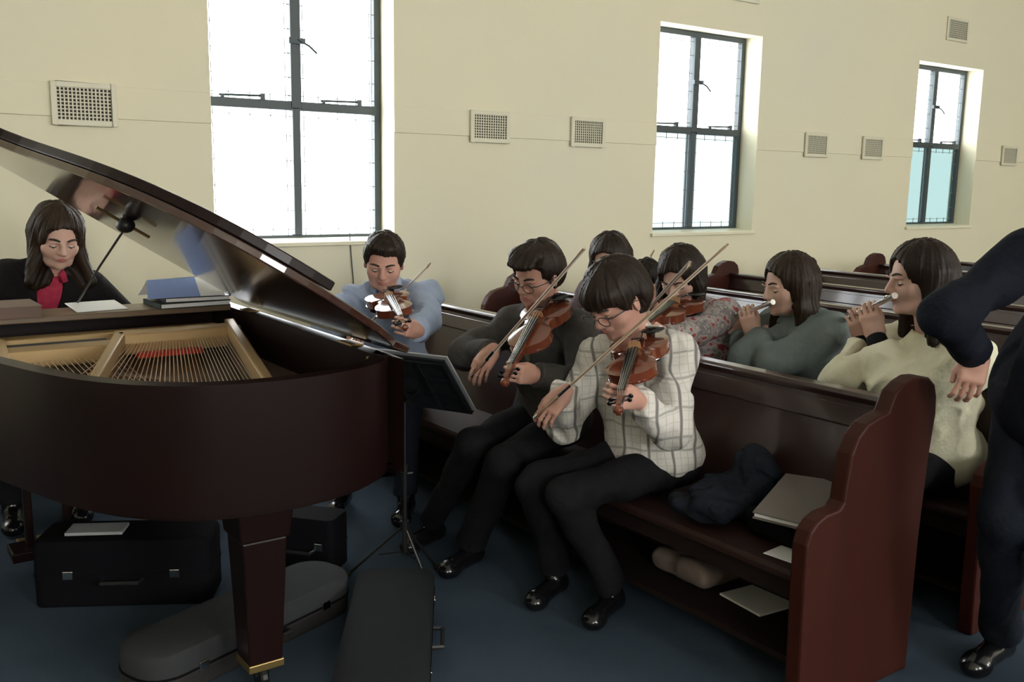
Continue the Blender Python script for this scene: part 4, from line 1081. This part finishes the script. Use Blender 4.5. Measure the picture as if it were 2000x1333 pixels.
# flutist in teal
tH = at(1540, 557, X=3.31)
tf_ = frame_yaw(163, 10)
mo = tH+tf_@V(0, .118, -.062)
fe = onray(mo, 1388, 636, .52); fdir = unit(fe-mo)
make_flute('silver flute of the player in the grey teal jacket', mo, fe, UP)
make_person(dict(label='person with shoulder-length dark hair in a grey teal jacket playing a flute', hip=(3.45, 2.54, .545), yaw=172, head=tH, hyaw=163, hpitch=10, hroll=0, s=.97, hs=1.12, female=True,
    wL=along(mo, fdir, 1462)+V(.0, -.03, -.095), wR=along(mo, fdir, 1432)+V(.02, -.02, -.10), eL=at(1455, 800, X=2.95), eR=(2.8, 2.75, .60), aR=(3.03, 2.62, .10), aL=(3.03, 2.42, .10),
    handL=(V(-.30, .15, .8), V(-.8, -.5, .1), V(0, 0, 1), .75), handR=(V(-.35, .1, .8), V(-.6, -.5, .2), V(.3, 0, .6), .75), hair='long', hairmat=HAIRB, seed=11, fvox=.005,
    clothes=[('top', 'teal_jacket', CL['teal'], dict(o=.030, arm=.014, hem=.10)), ('collar', 'jacket_collar', CL['teal']), ('legs', 'trousers', CL['black'])]))
# flutist in cream
cH = at(1795, 545, X=3.22)
cf_ = frame_yaw(150, 6)
mo = cH+cf_@V(0, .118, -.062)
fe = onray(mo, 1636, 634, .52); fdir = unit(fe-mo)
make_flute('silver flute of the player in the cream cardigan', mo, fe, UP)
make_person(dict(label='person with long black hair in a cream cardigan playing a flute', hip=(3.38, 1.92, .545), yaw=168, head=cH, hyaw=150, hpitch=6, hroll=0, s=.99, hs=1.12, female=True,
    wL=along(mo, fdir, 1700)+V(.0, -.03, -.10), wR=along(mo, fdir, 1674)+V(.02, -.02, -.10), eL=at(1655, 850, X=2.98), eR=(2.8, 2.4, .65), aR=(3.03, 2.14, .10), aL=(3.03, 1.92, .10),
    handL=(V(-.30, .15, .8), V(-.8, -.5, .1), V(0, 0, 1), .75), handR=(V(-.35, .1, .8), V(-.6, -.5, .2), V(.3, 0, .6), .75), hair='long', seed=13, fvox=.005,
    clothes=[('top', 'cream_cardigan', CL['cream'], dict(o=.036, arm=.018, hem=.13, cb=1.0, amp=.010, cuff=.74)), ('cuffband', 'black_cuff', CL['black']), ('legs', 'trousers', CL['black'])]))
# two more players behind the boys
wH = at(1190, 507, X=3.30)
make_person(dict(label='person whose dark hair and forehead show between the two players on the front pew', hip=(3.42, 3.88, .545), yaw=185, head=wH, hyaw=208, hpitch=20, s=.98, hs=1.1, female=True,
    wR=(3.0, 3.96, .66), wL=(3.0, 3.80, .66), aR=(3.03, 3.88, .10), aL=(3.03, 3.68, .10), handL=(V(-1, 0, -.1), UP, V(0, 1, 0), .3), handR=(V(-1, 0, -.1), UP, V(0, -1, 0), .3), hair='bob', seed=15, fvox=.006,
    clothes=[('top', 'mauve_top', CL['mauve'], dict(o=.014)), ('legs', 'trousers', CL['black'])]))
kH = at(1262, 548, X=3.26)
frk = at(1215, 640, X=2.95); tipk = onray(frk, 1277, 490, .72)
make_bow('small bow tip showing above the dark head behind the player in the checked shirt', frk, tipk, (.3, .6, -.3))
make_person(dict(label='person mostly hidden behind the head of the player in the checked shirt', hip=(3.46, 3.47, .545), yaw=185, head=kH, hyaw=200, hpitch=26, s=.86, eL=(3.3, 3.3, .5), eR=(3.3, 3.6, .5),
    wR=frk+V(.07, .03, .0), wL=(3.06, 3.40, .66), aR=(3.03, 3.48, .10), aL=(3.03, 3.3, .10), handL=(V(-1, 0, .3), UP, V(0, 1, 0), .6), handR=(V(-.9, -.3, -.1), UP, V(0, -1, .3), .6), hair='short', seed=17, fvox=.006,
    clothes=[('top', 'mauve_shirt', CL['mauve'], dict(o=.014)), ('legs', 'trousers', CL['black'])]))
# ---- standing man at the right edge
mh = at(2052, 760, Y=1.30)
make_person(dict(label='person standing in dark navy clothes at the right edge with a hand by the hip', hip=(mh[0], 1.30, .95), yaw=150, head=(mh[0]+.12, 1.20, 1.76), hyaw=150, hpitch=10, s=1.04, stand=True, trunk=.52,
    shR=at(2005, 505, Y=1.34), wR=at(1908, 692, Y=1.45), wL=(mh[0]+.05, .95, .95), eR=at(1780, 640, Y=1.46), eL=(3.1, .7, 1.1), aR=at(1952, 1232, z=.10), kR=at(1962, 1010, Y=1.36), aL=(mh[0]+.08, 1.18, .10), toe=(-1, -.1, 0),
    handR=(unit(V(-.18, -.02, -.6)), V(-.6, -.5, 0), V(-1, .5, 0), .55), handL=(V(-.3, 0, -1), V(0, -1, 0), V(-1, 0, 0), .5), hair='short', seed=19,
    clothes=[('top', 'navy_jacket', CL['navy'], dict(o=.026, arm=.006, hem=.18)), ('legs', 'trousers', CL['bluetrouser']), ('shoe', 'shoe', CL['leather'])]))

# ---------------------------------------------------------------- music stand with a folder
def rot_from(x, y):
    x = Vector([float(v) for v in x]).normalized(); y = Vector([float(v) for v in y]); y = (y-x*y.dot(x)).normalized(); z = x.cross(y)
    return Matrix((x, y, z)).transposed()
TRc = V(at(866, 714, Y=3.0)); dx = unit(V(.45, -.89, 0)); dd = unit(V(.20, .10, -.25))
sb = V(1.76, 3.13, 0)
r = empty('music_stand', sb.tolist(), label='black folding music stand in front of the players, its back to the camera', cat='music stand')
R_ = rot_from(dx, -dd); cdesk = TRc-dx*.20+dd*.15
lc = (cdesk-sb).tolist()
d_ = MB().box(lc, (.40, .008, .008), R_); d_.v = []; d_.f = []
def onb(mb, u, v, w, su, sv, sw): 
    c = Vector(lc)+R_@Vector((u, v, w)); return mb.box(c, (su, sv, sw), R_)
for v in (-.145, -.05, .05, .145): onb(d_, 0, v, 0, .40, .016, .005)
for u in (-.192, -.07, .07, .192): onb(d_, u, 0, 0, .016, .30, .006)
d_.build('desk', M['black'], r)
l_ = MB(); onb(l_, 0, -.155, -.02, .42, .004, .045); l_.build('ledge', M['black'], r)
pc = Vector(lc)+R_@Vector((0, -.06, -.02))
MB().tube([(0, 0, .10), (0, 0, .45)], .0105, 12).tube([(0, 0, .45), (0, 0, pc.z-.02), pc], .007, 10).build('pole', M['black'], r, smooth=True)
MB().tube([(0, 0, .20), (0, 0, .235)], .018, 12).tube([(0, 0, .43), (0, 0, .46)], .016, 12).tube([(0, 0, .425), (.03, -.01, .425)], .006, 8).build('collar', M['black'], r, smooth=True)
for px_, py_ in ((680, 1122), (852, 1108), None and 0 or (800, 1075)):
    f = V(at(px_, py_, z=.012))-sb
    if (px_, py_) == (800, 1075): f = -(V(at(680, 1122, z=.012))-sb+V(at(852, 1108, z=.012))-sb)*.9; f[2] = .012
    m_ = MB().tube([(0, 0, .215), f.tolist()], .006, 8).tube([(0, 0, .11), (f*.45+V(0, 0, .09)).tolist()], .0035, 6)
    lg = m_.build('leg', M['black'], r, smooth=True); MB().ell(f.tolist(), (.011, .011, .011)).build('rubber_foot', M['blackplastic'], lg, smooth=2)
r = empty('music_folder', cdesk.tolist(), label='grey folder with pale page edges resting on the music stand', cat='folder')
lc = (0, 0, 0)
f_ = MB(); onb(f_, .0, .010, -.010, .41, .31, .008); f_.build('cover', M['graycase'], r)
f_ = MB(); onb(f_, .008, .014, -.018, .425, .335, .006); f_.build('sheet', M['graypaper'], r)

# ---------------------------------------------------------------- instrument cases on the floor
def rrect(lx, ly, rad, n=6, taper=1.0):
    out = []
    for cx, cy, a0 in ((lx/2-rad, ly/2-rad, 0), (-lx/2+rad, ly/2-rad, 90), (-lx/2+rad, -ly/2+rad, 180), (lx/2-rad, -ly/2+rad, 270)):
        for i in range(n+1):
            a = math.radians(a0+90*i/n); x, y = cx+rad*math.cos(a), cy+rad*math.sin(a)
            out.append((x, y*(taper if x > 0 else 1)))
    return out
def case(label, loc, rz, L, W, H_, top, side, trim, rad=.05, handle=1, tilt=0, dome=.008):
    r = empty('violin_case', loc, rz, label=label, cat='instrument case')
    if tilt: r.rotation_euler = (tilt, 0, rz)
    P0 = rrect(L, W, rad)
    MB().prism(P0, 2, .0, H_*.45).build('case_base', side, r, bevel=.01)
    MB().prism([(x*1.008, y*1.02) for x, y in P0], 2, H_*.45, H_*.50).build('zip_band', trim, r)
    lid = MB(); n = len(P0); vs = []; ks = ((1, H_*.50), (1, H_-.02), (.975, H_-.006), (.94, H_), (.6, H_+dome))
    for k, z in ks: vs += [(x*(1-(1-k)*.6), y*k, z) for x, y in P0]
    fs = [tuple(range(n-1, -1, -1)), tuple(range((len(ks)-1)*n, len(ks)*n))]
    for i in range(len(ks)-1):
        for k in range(n): fs.append((i*n+k, i*n+(k+1) % n, (i+1)*n+(k+1) % n, (i+1)*n+k))
    lid.add(vs, fs).build('case_lid', top, r, smooth=True)
    y = -W/2*handle
    MB().tube([(-.07, y, H_*.42), (-.065, y-.035*handle, H_*.42), (.065, y-.035*handle, H_*.42), (.07, y, H_*.42)], .008, 8).build('handle', M['blackplastic'], r, smooth=True)
    for x in (-L*.3, L*.3): MB().box((x, y-.004*handle, H_*.5), (.035, .006, .03)).build('latch', M['chrome'], r, bevel=.002)
    return r
a = V(1.645, 2.99); b = V(1.19, 2.27); c = (a+b)/2; ang = math.atan2(*(b-a)[::-1])
case('flat dark grey violin case lying in front of the music stand tripod', (c[0], c[1], 0), ang+math.pi, float(np.linalg.norm(b-a)), .285, .12, M['graycase'], M['blackcase'], M['blackcase'], handle=1)
case('long grey violin case with rounded ends lying behind the front piano leg', (1.05, 2.96, 0), math.radians(20), .86, .24, .14, M['lightcase'], M['casetrim'], M['blackcase'], rad=.10, handle=1)
r = case('black instrument case with small metal latches lying under the piano', (.84, 3.56, 0), math.radians(-30), .62, .22, .25, M['blackcase'], M['blackcase'], M['blackcase'], rad=.03, handle=1, dome=.002)
case('small black case with a bright latch beside the tripod under the piano corner', (1.50, 3.47, 0), math.radians(-50), .30, .16, .22, M['blackcase'], M['blackcase'], M['blackcase'], rad=.03, handle=1, dome=.002)
slab('folded_cloth', M['graypaper'], (.74, 3.60, .262), (.20, .10, .012), -.5, 'pale folded cloth lying on the black case under the piano', 'cloth')

# ---------------------------------------------------------------- things on and under the front pew
def corners_slab(name, m, c4, th, label, cat):
    c4 = [V(p) for p in c4]; O = sum(c4)/4
    nrm = unit(np.cross(c4[1]-c4[0], c4[3]-c4[0])); nrm = nrm if nrm[2] > 0 else -nrm
    mb = MB().add([(p-O-nrm*th).tolist() for p in c4]+[(p-O).tolist() for p in c4], [(0, 3, 2, 1), (4, 5, 6, 7), (0, 1, 5, 4), (1, 2, 6, 5), (2, 3, 7, 6), (3, 0, 4, 7)])
    o = mb.build(name, m, bevel=.003); o.location = O.tolist(); return tag(o, label, cat)
r = empty('binder', (2.50, 1.86, .55), label='grey binder lying on the dark bag at the near end of the front pew', cat='binder')
bc = [V(at(1535, 925, z=.585)), V(at(1638, 940, z=.585)), V(at(1588, 1029, z=.54)), V(at(1470, 1000, z=.54))]
O_ = V(2.50, 1.86, .55); nz_ = unit(np.cross(bc[1]-bc[0], bc[3]-bc[0])); nz_ = nz_*np.sign(nz_[2])
def quad_slab(q, t0, t1): return MB().add([(p-O_-nz_*t1).tolist() for p in q]+[(p-O_-nz_*t0).tolist() for p in q], [(0, 3, 2, 1), (4, 5, 6, 7), (0, 1, 5, 4), (1, 2, 6, 5), (2, 3, 7, 6), (3, 0, 4, 7)])
quad_slab(bc, 0, .004).build('cover', M['binder'], r)
cc = sum(bc)/4
quad_slab([cc+(p-cc)*.96 for p in bc], .005, .018).build('page_block', M['paper'], r)
quad_slab(bc, .019, .023).build('back_cover', M['binder'], r)
S = SDF().box((2.52, 1.85, .465), (.14, .13, .040), rd=.03, k=.02).box((2.50, 1.93, .475), (.11, .08, .03), rd=.025)
S.folds(.004, 30., 5)
o = S.mesh('shoulder_bag', .008, M['blackcase'], None, origin=(2.5, 1.85, .425)); o.location = (2.5, 1.85, .425); tag(o, 'soft black bag on the front pew under the grey binder', 'bag')
S = SDF().ell((2.46, 2.13, .49), (.17, .10, .065)).ell((2.40, 2.10, .49), (.13, .085, .045)).ell((2.56, 2.10, .56), (.06, .09, .10)).cone((2.34, 2.05, .48), (2.30, 2.20, .475), .035, .03)
S.folds(.012, 40., 8); S.cut((0, 0, .425), (0, 0, -1), (2.1, 1.9, .3), (2.8, 2.4, .47))
o = S.mesh('jacket', .007, M['navycloth'], None, origin=(2.45, 2.12, .425)); o.location = (2.45, 2.12, .425); tag(o, 'crumpled dark navy jacket on the front pew beside the player in the checked shirt', 'jacket')
slab('sheet_music', M['paper'], (2.345, 1.76, .4255), (.10, .14, .003), .1, 'white sheet on the pew seat edge below the grey binder', 'sheet music')
slab('sheet_music', M['paper'], (2.585, 2.06, .110), (.20, .20, .008), -.1, 'white papers on the low shelf under the front pew', 'sheet music')
S = SDF().box((2.57, 2.34, .150), (.12, .14, .038), rd=.035, k=.03).cone((2.48, 2.24, .17), (2.48, 2.44, .17), .02, .02)
S.folds(.006, 30., 3)
o = S.mesh('canvas_bag', .008, M['bag'], None, origin=(2.56, 2.34, .106)); o.location = (2.56, 2.34, .106); tag(o, 'taupe canvas bag on the low shelf under the front pew', 'bag')
q = at(1903, 893, z=.46)
slab('sheet_music', M['paper'], (float(q[0]), max(float(q[1]), 1.76), .430), (.2, .14, .008), .2, 'white sheet on the second pew seat beside the standing person', 'sheet music')
